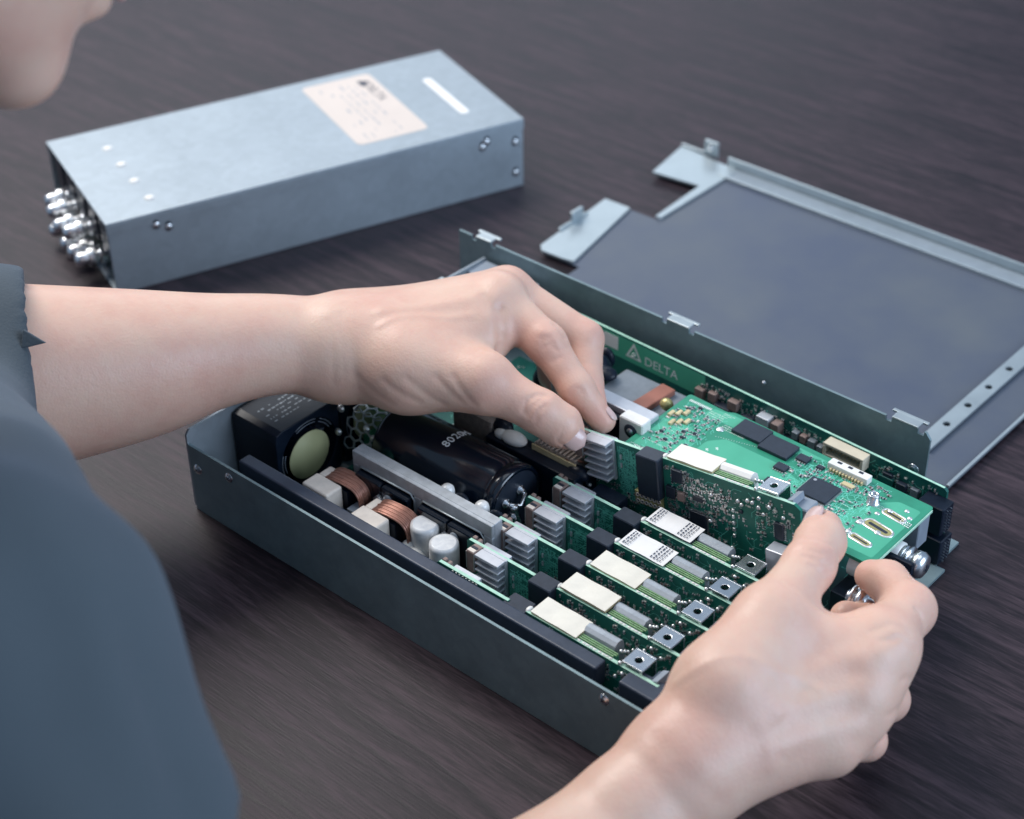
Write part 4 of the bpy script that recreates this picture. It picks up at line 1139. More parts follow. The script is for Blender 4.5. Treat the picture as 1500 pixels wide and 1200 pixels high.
mb.build('surface_component', sb, kind='stuff')
for (x, z, a, b, h, mm, nm) in ((108, 24, 5, 7, 3, 'brown_part', 'brown_inductor'), (116, 27, 4.5, 5, 3, 'brown_part', 'brown_inductor'), (121, 20, 9, 8, 4.5, 'chip_black', 'microchip'),
                            (128, 28, 5.5, 5, 3.5, 'brown_part', 'brown_inductor'), (136, 22, 7, 6, 3, 'chip_black', 'microchip'), (146, 26, 7, 7.5, 5, 'fin_alu', 'film_capacitor'), (154.4, 26, 4.4, 7, 5, 'brown_part', 'tan_capacitor'), (160, 18, 10, 9, 4, 'chip_black', 'microchip'),
                            (165, 28, 3.4, 4, 3, 'ferrite', 'grey_capacitor'), (169.5, 28, 3.4, 4, 3, 'brown_part', 'tan_capacitor'), (174, 27, 4, 4.5, 3, 'ferrite', 'grey_capacitor'), (179, 24, 3, 6.6, 3, 'ferrite', 'grey_capacitor'),
                            (212, 20, 8, 10, 2, 'pcb_dark', 'flat_component'), (222, 24, 5, 6.5, 2.5, 'chip_black', 'microchip'), (229, 26, 4, 4.5, 2, 'ferrite', 'grey_capacitor'), (214, 28, 5, 4, 1.5, 'chip_black', 'microchip')):
    chip(sb, MS, x, z, a, b, h, 'h' if mm == 'chip_black' else '', m=mm, name=nm, nl=4 if mm == 'chip_black' else 0)
mb = MB(MS); mb.use('connector_cream')
x0, x1 = 184.5, 206
mb.box(x0, x1, 29.5, 31, .05, 6.2); mb.box(x0, x1, 35.6, 37, .05, 6.2); mb.box(x0, x0+1.5, 31.01, 35.59, .05, 6.2); mb.box(x1-1.5, x1, 31.01, 35.59, .05, 6.2); mb.box(x0+1.51, x1-1.51, 31.01, 35.59, .05, 2.5)
cc = mb.build('cream_connector', sb, bevel=.3)
mb = MB(MS); mb.use('bright_metal')
for k in range(9): mb.box(x0+3+k*1.9, x0+3.5+k*1.9, 33.2, 33.7, 2.51, 5.8)
mb.build('connector_pins', cc)
mb = MB(MS); mb.use('black_plastic')
mb.bbox(237, 250, 17.5, 32.5, .05, 9, .5); mb.bbox(240, 251.5, 2, 15.5, .05, 9.5, .5)
bcn = mb.build('black_connector', sb)
mb = MB(MS); mb.use('bright_metal')
for k in range(8):
    z = 18.5+k*1.7
    for w_ in (2.5, 5.5): mb.box(250.02, 250.8, z, z+.55, w_, w_+.6)
for k in range(7):
    z = 3+k*1.7
    for w_ in (2.5, 5.8): mb.box(251.52, 252.4, z, z+.55, w_, w_+.6)
mb.build('connector_pins', bcn)
# ------------------------------------------------------------------ person (implicit surface, polygonised with surface nets)
class Field:
    def __init__(s, lo, hi, h):
        s.lo = np.array(lo, np.float32); s.h = h
        s.n = np.ceil((np.array(hi)-np.array(lo))/h).astype(int)+1
        s.f = np.full(tuple(s.n), 40.0, np.float32)
        s.ax = [s.lo[i]+h*np.arange(s.n[i], dtype=np.float32) for i in range(3)]
    def block(s, lo, hi):
        a = np.clip(np.floor((np.array(lo)-s.lo)/s.h).astype(int), 0, s.n-1)
        b = np.clip(np.ceil((np.array(hi)-s.lo)/s.h).astype(int)+1, 1, s.n)
        if np.any(b <= a): return None, None
        sl = tuple(slice(int(a[i]), int(b[i])) for i in range(3))
        P = np.meshgrid(s.ax[0][sl[0]], s.ax[1][sl[1]], s.ax[2][sl[2]], indexing='ij', sparse=True)
        return sl, P

def smin(a, b, k):
    h = np.maximum(k-np.abs(a-b), 0)/k
    return np.minimum(a, b)-h*h*k*0.25

def d_cone(P, a, b, ra, rb):
    ab = np.array(b, float)-np.array(a, float); L2_ = float(ab@ab)+1e-9
    x, y, z = P[0]-a[0], P[1]-a[1], P[2]-a[2]
    t = np.clip((x*ab[0]+y*ab[1]+z*ab[2])/L2_, 0, 1)
    return np.sqrt((x-t*ab[0])**2+(y-t*ab[1])**2+(z-t*ab[2])**2)-(ra+(rb-ra)*t)

def d_ell(P, c, R_, r):
    q = [P[0]-c[0], P[1]-c[1], P[2]-c[2]]
    u = [(q[0]*R_[i][0]+q[1]*R_[i][1]+q[2]*R_[i][2])/r[i] for i in range(3)]
    k0 = np.sqrt(u[0]**2+u[1]**2+u[2]**2)+1e-6
    k1 = np.sqrt((u[0]/r[0])**2+(u[1]/r[1])**2+(u[2]/r[2])**2)+1e-6
    return k0*(k0-1)/k1
I3 = np.eye(3)

def cone_box(a, b, ra, rb, m):
    a = np.array(a, float); b = np.array(b, float)
    return np.minimum(a-ra, b-rb)-m, np.maximum(a+ra, b+rb)+m

def add(F, prims, k):
    """prims: ('c',a,b,ra,rb) cones or ('e',c,R,r) ellipsoids, smooth-blended into F"""
    for p in prims:
        kk = p[-1] if isinstance(p[-1], str) is False and len(p) in (6,) and p[0] == 'c' else k
        if p[0] == 'c':
            lo, hi = cone_box(p[1], p[2], p[3], p[4], kk+8)
            sl, P = F.block(lo, hi)
            if sl is None: continue
            F.f[sl] = smin(F.f[sl], d_cone(P, p[1], p[2], p[3], p[4]), kk)
        else:
            rm = max(p[3]); sl, P = F.block(np.array(p[1])-rm-k-8, np.array(p[1])+rm+k+8)
            if sl is None: continue
            F.f[sl] = smin(F.f[sl], d_ell(P, p[1], p[2], p[3]), k)

def add_finger(F, base, prims, k1, kin=3.0):
    """blend a finger with the palm field `base`, but keep it separate from its neighbours"""
    lo = np.min([cone_box(*p[1:5], k1+8)[0] for p in prims], 0); hi = np.max([cone_box(*p[1:5], k1+8)[1] for p in prims], 0)
    sl, P = F.block(lo, hi)
    d = None
    for p in prims:
        q = d_cone(P, p[1], p[2], p[3], p[4]); d = q if d is None else smin(d, q, kin)
    F.f[sl] = np.minimum(F.f[sl], smin(base[sl], d, k1))

def snap(F, p, it=12):
    p = np.array(p, float)
    for _ in range(it):
        i = np.clip(np.round((p-F.lo)/F.h).astype(int), 1, F.n-2)
        g = np.array([F.f[i[0]+1, i[1], i[2]]-F.f[i[0]-1, i[1], i[2]], F.f[i[0], i[1]+1, i[2]]-F.f[i[0], i[1]-1, i[2]], F.f[i[0], i[1], i[2]+1]-F.f[i[0], i[1], i[2]-1]])/(2*F.h)
        gn = np.linalg.norm(g)
        if gn < 1e-3: break
        p = p-g/gn*np.clip(F.f[tuple(i)], -4, 4)*.9
    return p

def spline_pts(pts, rad, n=20):
    P_ = [np.array(p, float) for p in pts]; out = []
    for i in range(len(P_)-1):
        p0 = P_[max(i-1, 0)]; p1 = P_[i]; p2 = P_[i+1]; p3 = P_[min(i+2, len(P_)-1)]
        r0 = rad[max(i-1, 0)]; r1 = rad[i]; r2 = rad[i+1]; r3 = rad[min(i+2, len(P_)-1)]
        for k in range(n):
            t = k/n; a, b, c, d = -t+2*t*t-t**3, 2-5*t*t+3*t**3, t+4*t*t-3*t**3, -t*t+t**3
            out.append(((p0*a+p1*b+p2*c+p3*d)/2, (r0*a+r1*b+r2*c+r3*d)/2))
    out.append((P_[-1], rad[-1])); return out

def add_chain(F, pts, rad, k, n=20):
    sp = spline_pts(pts, rad, n)
    lo = np.min([p-r for p, r in sp], 0)-k-8; hi = np.max([p+r for p, r in sp], 0)+k+8
    D = np.full(F.f.shape, 60, np.float32)
    for (a, ra), (b, rb) in zip(sp[:-1], sp[1:]):
        l2, h2_ = cone_box(a, b, ra, rb, k+8)
        sl, P = F.block(l2, h2_)
        if sl is None: continue
        D[sl] = np.minimum(D[sl], d_cone(P, a, b, ra, rb))
    F.f = smin(F.f, D, k)

def groove(F, pts, depth, w, do_snap=True):
    pts = [np.array(p, float) for p in pts]
    if do_snap:
        fine = []
        for a, b in zip(pts[:-1], pts[1:]):
            for k in range(6): fine.append(a+(b-a)*k/6)
        fine.append(pts[-1]); pts = [snap(F, p) for p in fine]
    lo = np.min(pts, 0)-4*w; hi = np.max(pts, 0)+4*w
    sl, P = F.block(lo, hi)
    if sl is None: return
    d = None
    for a, b in zip(pts[:-1], pts[1:]):
        q = d_cone(P, a, b, 0, 0); d = q if d is None else np.minimum(d, q)
    F.f[sl] += (depth*np.exp(-(d/w)**2)).astype(np.float32)

def surface_nets(F, smooth=1):
    f = F.f; inside = f < 0
    c = [inside[i:inside.shape[0]-1+i, j:inside.shape[1]-1+j, k:inside.shape[2]-1+k] for i in (0, 1) for j in (0, 1) for k in (0, 1)]
    s_ = sum(x.astype(np.int8) for x in c)
    cells = np.argwhere((s_ > 0) & (s_ < 8))
    idx = -np.ones(s_.shape, np.int32); idx[cells[:, 0], cells[:, 1], cells[:, 2]] = np.arange(len(cells))
    corners = [(i, j, k) for i in (0, 1) for j in (0, 1) for k in (0, 1)]
    val = {co: f[cells[:, 0]+co[0], cells[:, 1]+co[1], cells[:, 2]+co[2]] for co in corners}
    acc = np.zeros((len(cells), 3)); cnt = np.zeros(len(cells))
    for a in corners:
        for ax in range(3):
            if a[ax] == 0:
                b = list(a); b[ax] = 1; b = tuple(b)
                va, vb = val[a], val[b]; m_ = (va < 0) != (vb < 0)
                t = np.where(m_, va/(va-vb+1e-12), 0)
                p = np.tile(np.array(a, float), (len(cells), 1)); p[:, ax] += t
                acc[m_] += p[m_]; cnt[m_] += 1
    V = F.lo+(cells+acc/cnt[:, None])*F.h
    faces = []
    for ax in range(3):
        o1, o2 = (ax+1) % 3, (ax+2) % 3
        sl0 = [slice(None)]*3; sl1 = [slice(None)]*3
        sl0[ax] = slice(0, -1); sl1[ax] = slice(1, None)
        A, B = inside[tuple(sl0)], inside[tuple(sl1)]
        e = np.argwhere(A != B)
        ok = (e[:, o1] > 0) & (e[:, o2] > 0) & (e[:, o1] < F.n[o1]-1) & (e[:, o2] < F.n[o2]-1)
        e = e[ok]
        fl = A[e[:, 0], e[:, 1], e[:, 2]]
        def g(d1, d2):
            q = e.copy(); q[:, o1] -= d1; q[:, o2] -= d2
            return idx[q[:, 0], q[:, 1], q[:, 2]]
        Q = np.stack([g(1, 1), g(0, 1), g(0, 0), g(1, 0)], 1)
        Q[~fl] = Q[~fl][:, ::-1]
        faces.append(Q)
    Q = np.concatenate(faces); Q = Q[(Q >= 0).all(1)]
    for _ in range(smooth):
        S = np.zeros_like(V); n_ = np.zeros(len(V))
        for i in range(4):
            a, b = Q[:, i], Q[:, (i+1) % 4]
            np.add.at(S, a, V[b]); np.add.at(n_, a, 1)
            np.add.at(S, b, V[a]); np.add.at(n_, b, 1)
        V = V*0.5+0.5*S/np.maximum(n_, 1)[:, None]
    return V, Q

def nets_mesh(name, parts, matname, parent=None):
    vs = []; qs = []; o_ = 0
    for V, Q in parts:
        vs.append(V); qs.append(Q+o_); o_ += len(V)
    V = np.concatenate(vs)*MM; Q = np.concatenate(qs)
    me = bpy.data.meshes.new(name)
    me.vertices.add(len(V)); me.vertices.foreach_set('co', V.astype(np.float32).ravel())
    me.loops.add(Q.size); me.loops.foreach_set('vertex_index', Q.astype(np.int32).ravel())
    me.polygons.add(len(Q)); me.polygons.foreach_set('loop_start', np.arange(0, Q.size, 4, dtype=np.int32))
    me.polygons.foreach_set('loop_total', np.full(len(Q), 4, np.int32))
    me.polygons.foreach_set('use_smooth', np.ones(len(Q), bool))
    me.update(calc_edges=True); me.validate()
    me.materials.append(MATS[matname])
    if name == 'person':
        red = np.zeros(len(V))
        for p_, s_, w_ in RED_SPOTS:
            d = np.linalg.norm(V/MM-np.array(p_), axis=1); red = np.maximum(red, w_*np.exp(-(d/s_)**2))
        at = me.attributes.new('redness', 'FLOAT', 'POINT'); at.data.foreach_set('value', red.astype(np.float32))
    o = bpy.data.objects.new(name, me); COL.objects.link(o)
    if parent: o.parent = parent
    return o

def nail_crease(F, c, axis, normal, L, W):
    a = np.array(axis); a /= np.linalg.norm(a); nn = np.array(normal); nn = nn-a*(nn@a); nn /= np.linalg.norm(nn); s_ = np.cross(a, nn)
    c = snap(F, np.array(c))
    pts = [c+s_*x*W*.56+a*y*L*.56 for x, y in ((1, .5), (1, -.2), (.75, -.8), (0, -1), (-.75, -.8), (-1, -.2), (-1, .5))]
    groove(F, pts, .55, .9)
    return tuple(c)

def nail(parent, c, axis, normal, L, W, curv=0.35, n=8):
    """a curved finger nail: axis points to the fingertip, normal points out of the nail"""
    a = Vector(axis).normalized(); nn = Vector(normal); nn = (nn-a*nn.dot(a)).normalized(); s_ = a.cross(nn)
    c = Vector(c); vs = []; fs = []
    R = W*0.62
    for j in range(n+1):
        t = j/n
        wd = math.sqrt(max(0.0, 1-(abs(2*t-1))**3.2))*.94+.06
        for i in range(n+1):
            u = (2*i/n-1)*wd; ang = u*W/2/R
            edge = max(abs(u), abs(2*t-1))
            p = c+a*((t-.5)*L)+s_*(R*math.sin(ang))+nn*(R*(math.cos(ang)-1)-.9*(2*t-1)**2*(.8 if t > .5 else .35)-.15*max(0, edge-.85)*6)
            vs.append(tuple(p))
    for j in range(n):
        for i in range(n): fs.append((j*(n+1)+i, j*(n+1)+i+1, (j+1)*(n+1)+i+1, (j+1)*(n+1)+i))
    mb = MB(); mb.use('nail'); mb.raw(vs, fs, True)
    o = mb.build('fingernail', parent)
    so = o.modifiers.new('thickness', 'SOLIDIFY'); so.thickness = .5*MM; so.offset = 0
    return o

JL = {'a0': (-63.9, -86.4, 89.5), 'a1': (-40.8, -57.1, 86.5), 'a2': (-13.7, -14.9, 82.9), 'a3': (4.0, 13.7, 82.5), 'a4': (20.7, 39.8, 80.4), 'wr': (40.2, 63.7, 75.1), 'cmc': (74.1, 73.7, 74.5), 'tmc': (108.8, 85.1, 76.4), 'tip_': (134.9, 94.4, 66.8), 'tpad': (142.7, 98.7, 60.6), 'ttip': (144.6, 101.3, 56.3), 'web': (87.2, 107.9, 82.4), 'imc': (82.0, 124.9, 89.5), 'ipip': (113.1, 123.4, 79.6), 'idip': (134.6, 119.5, 65.8), 'itip': (148.7, 121.0, 54.1), 'mmc': (73.6, 140.9, 83.1), 'mpip': (112.9, 151.4, 67.7), 'mdip': (125.0, 137.7, 55.8), 'mtip': (134.3, 131.4, 50.9), 'rmc': (62.7, 150.9, 69.3), 'rpip': (99.5, 162.1, 53.5), 'rdip': (110.5, 149.0, 43.3), 'rtip': (116.7, 144.0, 40.9), 'pmc': (50.3, 156.5, 55.7), 'ppip': (79.3, 163.0, 42.4), 'pdip': (91.1, 154.2, 35.9), 'ptip': (100.3, 148.4, 35.1), 'cuff': (-29.2, -53.7, 91.3), 'tag': (1.7, -66.5, 130.0), 'cutn': (0.6, 0.9, -0.1), 'cmid': (53.4, 77.2, 76.8), 'grooves': [([(97.0, 111.9, 98.1), (101.3, 107.8, 89.9), (106.2, 103.8, 81.1)], 3.0, 2.4), ([(86.5, 110.7, 98.1), (90.4, 108.4, 92.0), (96.5, 107.0, 84.9), (101.4, 106.5, 79.8)], 0.9, 2.6), ([(133.5, 84.5, 71.6), (132.7, 87.3, 75.2), (135.1, 91.9, 77.9), (137.7, 94.5, 78.1)], 1.19, 1.2), ([(135.7, 85.1, 70.1), (135.4, 87.8, 73.3), (137.1, 91.4, 75.4)], 0.85, 1.0), ([(138.5, 86.9, 69.3), (138.3, 89.0, 71.8), (139.3, 91.5, 73.4)], 0.68, 1.0), ([(77.7, 55.5, 79.6), (85.2, 57.9, 75.1), (91.8, 60.4, 71.6)], 0.51, 1.8), ([(85.0, 62.8, 80.5), (94.3, 65.9, 74.9), (100.7, 67.7, 70.9)], 0.42, 1.8), ([(97.0, 67.9, 83.1), (103.8, 69.2, 78.2), (110.0, 70.7, 73.9)], 0.51, 1.6), ([(103.3, 73.4, 83.0), (109.0, 74.2, 78.5), (113.6, 74.8, 74.8)], 0.59, 1.6), ([(64.5, 50.4, 78.0), (72.1, 52.8, 73.4), (79.9, 56.3, 69.8)], 0.34, 2.0), ([(116.3, 130.7, 79.1), (121.1, 131.3, 75.2), (124.4, 136.2, 77.2)], 0.9, 1.6), ([(115.1, 126.8, 88.1), (119.7, 126.2, 83.2)], 0.85, 1.4), ([(124.5, 113.7, 79.4), (126.8, 117.6, 81.4)], 0.51, 1.0), ([(46.5, 59.5, 95.8), (56.9, 56.8, 83.2), (63.8, 53.3, 73.1)], 0.35, 3.0), ([(57.3, 74.6, 92.8), (73.5, 93.6, 97.5), (85.2, 108.6, 102.3), (91.1, 115.0, 103.4)], -0.8, 4.0), ([(60.7, 70.5, 85.3), (73.5, 84.1, 87.5), (87.5, 101.1, 92.2)], -0.4, 1.8), ([(87.4, 119.1, 102.5), (91.0, 123.0, 103.2)], -0.9, 6.0), ([(119.2, 110.6, 89.8), (121.5, 114.5, 91.7), (125.0, 116.4, 90.4)], 0.59, 1.1), ([(121.3, 110.0, 87.3), (123.5, 113.9, 89.2), (127.4, 115.9, 87.6)], 0.59, 1.1), ([(117.6, 111.5, 92.3), (119.9, 115.0, 93.7), (123.1, 116.8, 92.7)], 0.51, 1.0), ([(139.8, 107.0, 71.9), (140.9, 110.3, 74.4), (144.3, 112.9, 73.8)], 0.59, 1.0), ([(141.6, 106.7, 69.9), (142.9, 109.9, 72.1), (146.2, 112.6, 71.8)], 0.51, 0.9), ([(45.1, 52.7, 98.5), (50.3, 50.2, 91.1), (55.4, 45.2, 81.1), (57.3, 41.0, 74.9)], 0.27, 2.0), ([(49.2, 54.4, 96.5), (54.7, 51.7, 88.5), (59.2, 47.3, 79.8)], 0.19, 1.6), ([(115.5, 118.2, 92.5), (122.0, 118.6, 86.9)], -0.6, 4.0)], 'lo': (-112.0, -134.0, -13.0), 'hi': (197.0, 211.0, 138.0)}
JR = {'elb': (281.0, -248.4, 45.9), 'a0': (283.1, -202.0, 23.5), 'a1': (280.3, -130.6, 23.2), 'a2': (287.5, -63.3, 26.4), 'a3': (291.6, -37.4, 35.9), 'cmid': (301.9, 6.2, 47.7), 'wr': (296.3, -15.4, 42.5), 'cmc': (295.1, 10.0, 61.5), 'tmc': (292.1, 43.3, 69.7), 'tip_': (287.4, 76.2, 74.0), 'tpad': (282.3, 92.2, 73.2), 'ttip': (278.7, 100.2, 72.9), 'web': (305.4, 48.3, 62.6), 'imc': (325.3, 69.1, 58.8), 'ipip': (320.1, 99.5, 54.0), 'idip': (302.3, 114.5, 48.5), 'itip': (294.3, 115.3, 46.5), 'mmc': (327.0, 57.9, 52.4), 'mpip': (320.5, 89.0, 35.8), 'mdip': (302.6, 104.3, 32.4), 'mtip': (295.3, 97.1, 36.8), 'rmc': (329.7, 46.5, 44.9), 'rpip': (328.2, 75.5, 28.4), 'rdip': (310.2, 83.2, 25.8), 'rtip': (303.6, 76.9, 35.6), 'pmc': (328.8, 31.0, 39.8), 'ppip': (331.4, 56.5, 22.8), 'pdip': (314.7, 62.1, 20.1), 'ptip': (309.8, 56.2, 28.9), 'down': (0, 0, -1), 'sh': (189.9, -219.6, 178.2), 'cuff': (231.6, -233.7, 136.6), 'shr': (50.0, 57.0), 'br': ((14.8, -117.7, 112.4), (137.0, -180.0, 174.3)), 'folds': [([(244.6, -193.8, 214.2), (257.7, -196.3, 199.4), (269.6, -202.6, 181.7), (277.8, -209.4, 167.0)], 2.2, 7.0), ([(230.6, -199.7, 238.4), (246.5, -199.4, 223.8), (260.4, -206.3, 203.6), (271.7, -216.9, 182.0)], -2.5, 12.0), ([(229.8, -216.1, 239.2), (247.3, -218.1, 220.8), (262.2, -227.7, 196.8)], 2.0, 14.0)], 'cutn': (0.3, 0.0, -1.1), 'grooves': [([(323.3, 62.7, 43.7), (330.5, 69.4, 43.9), (335.7, 73.5, 43.4), (339.9, 76.6, 42.7)], 3.2, 3.0), ([(327.7, 51.4, 34.7), (335.3, 58.5, 35.0), (339.7, 62.3, 34.9), (344.0, 66.5, 35.2)], 3.0, 2.8), ([(331.4, 33.5, 36.6), (339.5, 41.8, 37.7), (347.5, 50.0, 38.8)], 1.8, 3.0), ([(288.5, 70.2, 80.6), (293.4, 73.3, 79.2), (297.4, 78.4, 80.8)], 0.85, 1.2), ([(291.0, 67.6, 78.9), (295.5, 70.3, 77.6), (299.1, 75.1, 79.2)], 0.59, 1.1), ([(284.4, 77.2, 81.4), (288.7, 80.4, 80.7), (293.6, 86.0, 81.9)], 0.51, 1.1), ([(292.3, -27.7, 64.3), (304.1, -26.7, 54.3), (316.9, -23.0, 46.3)], 0.4, 4.0), ([(302.7, 8.9, 53.2), (313.1, 27.7, 63.2), (324.6, 45.2, 70.7), (331.8, 54.3, 73.4)], -0.9, 4.5), ([(305.0, 6.1, 48.1), (316.8, 23.2, 55.0), (331.0, 41.5, 60.8), (336.7, 48.4, 62.7)], -0.8, 4.5), ([(305.0, 2.2, 44.0), (320.1, 19.3, 47.8), (335.9, 35.7, 50.2)], -0.7, 4.0), ([(329.4, 51.8, 64.4), (333.1, 56.9, 66.4)], -1.2, 6.0), ([(333.0, 45.1, 54.1), (337.0, 49.6, 55.1)], -1.1, 6.0), ([(289.6, 0.4, 65.2), (298.5, 13.0, 70.0), (312.1, 24.0, 68.8), (323.3, 30.0, 64.5)], -0.45, 1.8), ([(318.7, 85.8, 58.3), (324.4, 88.1, 55.4)], 1.02, 1.4), ([(306.9, 52.6, 65.7), (314.1, 60.0, 66.6), (320.9, 67.9, 68.5)], 0.85, 2.2), ([(291.4, 49.0, 76.4), (298.1, 50.9, 72.1), (305.4, 56.3, 70.9)], 0.68, 1.8), ([(324.7, 62.3, 66.1), (328.1, 68.3, 69.1), (332.9, 70.5, 66.9)], 0.59, 1.3), ([(327.2, 62.2, 63.5), (330.5, 67.4, 66.0), (335.3, 69.7, 63.8)], 0.51, 1.2), ([(331.6, 58.1, 55.2), (334.2, 61.8, 56.6), (338.2, 64.3, 55.5)], 0.59, 1.2), ([(334.3, 47.1, 48.1), (337.7, 51.7, 49.7), (341.8, 54.1, 48.4)], 0.51, 1.2), ([(285.1, 71.4, 81.5), (290.7, 75.0, 80.1), (296.0, 81.3, 81.7)], 0.68, 1.0)], 'lo': (234.0, -293.0, -25.0), 'hi': (376.0, 160.0, 119.0)}
HEAD_C = (70.6, -98.1, 406.0)
NAILS = [((150.113, 96.569, 59.796), (9.7, 6.9, -10.5), (0.766, -0.537, 0.354), 12.5, 11.5), ((274.141, 96.689, 78.807), (-8.7, 24.0, -1.1), (-0.655, -0.204, 0.728), 12.5, 11.5), ((151.958, 124.033, 58.415), (14.1, 1.5, -11.7), (0.526, 0.489, 0.696), 7.5, 6.5)]


RED_SPOTS = []
for J_ in (JL, JR):
    for n_, s_, w_ in (('itip', 10, .5), ('ttip', 12, .5), ('idip', 9, .25), ('ipip', 11, .42), ('mpip', 11, .42), ('rpip', 11, .35), ('ppip', 10, .35), ('imc', 13, .22), ('mmc', 13, .22), ('rmc', 12, .22), ('pmc', 12, .22), ('tip_', 11, .3), ('mtip', 9, .5), ('rtip', 9, .4), ('a1', 34, .12), ('cmc', 16, .10)):
        RED_SPOTS.append((J_[n_], s_, w_))
# ---- left hand and forearm
LH = Field(JL['lo'], JL['hi'], 0.8)
q = JL
c_ = lambda a, b, ra, rb: ('c', q[a] if isinstance(a, str) else a, q[b] if isinstance(b, str) else b, ra, rb)
far = np.array([-0.40, 0.62, -0.10])    # direction across the hand, away from the thumb side
def off(p, d, s): return tuple(np.array(p)+np.array(d)*s)
add_chain(LH, [q[n] for n in ('a0', 'a1', 'a2', 'a3', 'a4', 'wr', 'cmid')], [43, 40, 33, 25.5, 21.6, 20.2, 17], 6)
add_chain(LH, [off(q['a1'], far, 4), off(q['a2'], far, 9), off(q['a3'], far, 13), off(q['a4'], far, 15), off(q['wr'], far, 16)], [37, 28, 21, 17.5, 16.5], 12)
palm = [c_('wr', 'imc', 19, 13.5), c_('wr', 'web', 19, 13), c_('wr', 'cmc', 19, 17), c_('cmc', 'tmc', 17.5, 12.8), ('c', q['cmc'], q['web'], 16, 12),
        ('c', off(q['wr'], far, 16), q['mmc'], 17, 12), ('c', off(q['wr'], far, 22), q['rmc'], 15, 11.5), ('c', off(q['wr'], far, 26), q['pmc'], 14, 11)]
add(LH, palm, 12)
base = LH.f.copy()
add_finger(LH, base, [c_('imc', 'ipip', 11.2, 9.0), c_('ipip', 'idip', 9.0, 7.6), c_('idip', 'itip', 7.6, 6.0)], 5, 4)
add_finger(LH, base, [c_('mmc', 'mpip', 11.0, 8.9), c_('mpip', 'mdip', 8.9, 7.8), c_('mdip', 'mtip', 7.8, 6.8)], 5, 3)
add_finger(LH, base, [c_('rmc', 'rpip', 10.5, 8.4), c_('rpip', 'rdip', 8.4, 7.4), c_('rdip', 'rtip', 7.4, 6.5)], 5, 3)
add_finger(LH, base, [c_('pmc', 'ppip', 9.5, 7.4), c_('ppip', 'pdip', 7.4, 6.6), c_('pdip', 'ptip', 6.6, 5.8)], 5, 3)
add_finger(LH, base, [c_('cmc', 'tmc', 15, 12.5), c_('tmc', 'tip_', 12.0, 9.4), c_('tip_', 'tpad', 9.6, 9.3), c_('tpad', 'ttip', 9.3, 7.2)], 7, 4)
for g_ in JL.get('grooves', []): groove(LH, *g_)
NAILC = [nail_crease(LH, *NAILS[0]), None, nail_crease(LH, *NAILS[2])]

# ---- right hand and forearm
RH = Field(JR['lo'], JR['hi'], 0.8)
q = JR
add_chain(RH, [q[n] for n in ('elb', 'a0', 'a1', 'a2', 'a3', 'wr', 'cmid')], [41, 39, 33, 24.5, 21.5, 20, 17], 6)
add_chain(RH, [off(q['a2'], (.5, .1, -1), 7), off(q['a3'], (.5, .1, -1), 8), off(q['wr'], (.5, .1, -1), 8)], [22, 19, 18], 10)
dn = np.array(q['down'])
add(RH, [c_('wr', 'imc', 18, 12.5), c_('wr', 'mmc', 18, 12.5), c_('wr', 'rmc', 18, 12), c_('wr', 'pmc', 18, 11), c_('wr', 'cmc', 19, 17), c_('cmc', 'tmc', 17, 13), c_('cmc', 'web', 15, 11), c_('web', 'imc', 11, 12),
         c_('imc', 'mmc', 11.5, 11.5), c_('mmc', 'rmc', 11.5, 11), c_('rmc', 'pmc', 11, 10)], 9)
base = RH.f.copy()
add_finger(RH, base, [c_('imc', 'ipip', 12, 10.8), c_('ipip', 'idip', 10.4, 8.4), c_('idip', 'itip', 7.8, 6.8)], 7, 4)
add_finger(RH, base, [c_('mmc', 'mpip', 11.2, 9.2), c_('mpip', 'mdip', 9.2, 8.0), c_('mdip', 'mtip', 8.0, 7.0)], 6, 3)
add_finger(RH, base, [c_('rmc', 'rpip', 10.8, 8.8), c_('rpip', 'rdip', 8.8, 7.6), c_('rdip', 'rtip', 7.6, 6.8)], 6, 3)
add_finger(RH, base, [c_('pmc', 'ppip', 9.8, 7.8), c_('ppip', 'pdip', 7.8, 6.8), c_('pdip', 'ptip', 6.8, 6.0)], 6, 3)
add_finger(RH, base, [c_('cmc', 'tmc', 15, 13.2), c_('tmc', 'tip_', 13.0, 9.6), c_('tip_', 'tpad', 9.8, 9.4), c_('tpad', 'ttip', 9.4, 7.4)], 8, 5)
for g_ in JR.get('grooves', []): groove(RH, *g_)
NAILC[1] = nail_crease(RH, *NAILS[1])

# ---- head, neck, torso and upper arms (coarser)
BD = Field((-230, -470, -260), (400, 60, 560), 4.0)
fF = np.array([.20, .74, -.62]); fF /= np.linalg.norm(fF)
fU = np.array([0, .62, .78]); fU = fU-fF*(fU@fF); fU /= np.linalg.norm(fU)
fS = np.cross(fF, fU)          # the person's right
HR = np.array([fF, fS, fU])
HC = np.array(HEAD_C)
def hp(f, s, u): return tuple(HC+fF*f+fS*s+fU*u)
SH = {'L': (-95, -300, 215), 'R': tuple(q['sh']), 'C7': (60, -285, 285)}
body = [('c', SH['L'], JL['a0'], 50, 44), ('c', SH['L'], (30, -340, 170), 55, 95), ('c', SH['R'], (90, -340, 150), 42, 95), ('c', SH['R'], q['cuff'], 40, 40), ('c', q['cuff'], q['elb'], 40, 40),
        ('c', (60, -345, 150), (60, -365, -150), 100, 105), ('c', SH['C7'], (60, -340, 200), 50, 90)]
add(BD, body, 40)
add(BD, [('c', SH['C7'], hp(-38, 0, -48), 54, 50)], 30)
V_body = [surface_nets(BD, 2)]
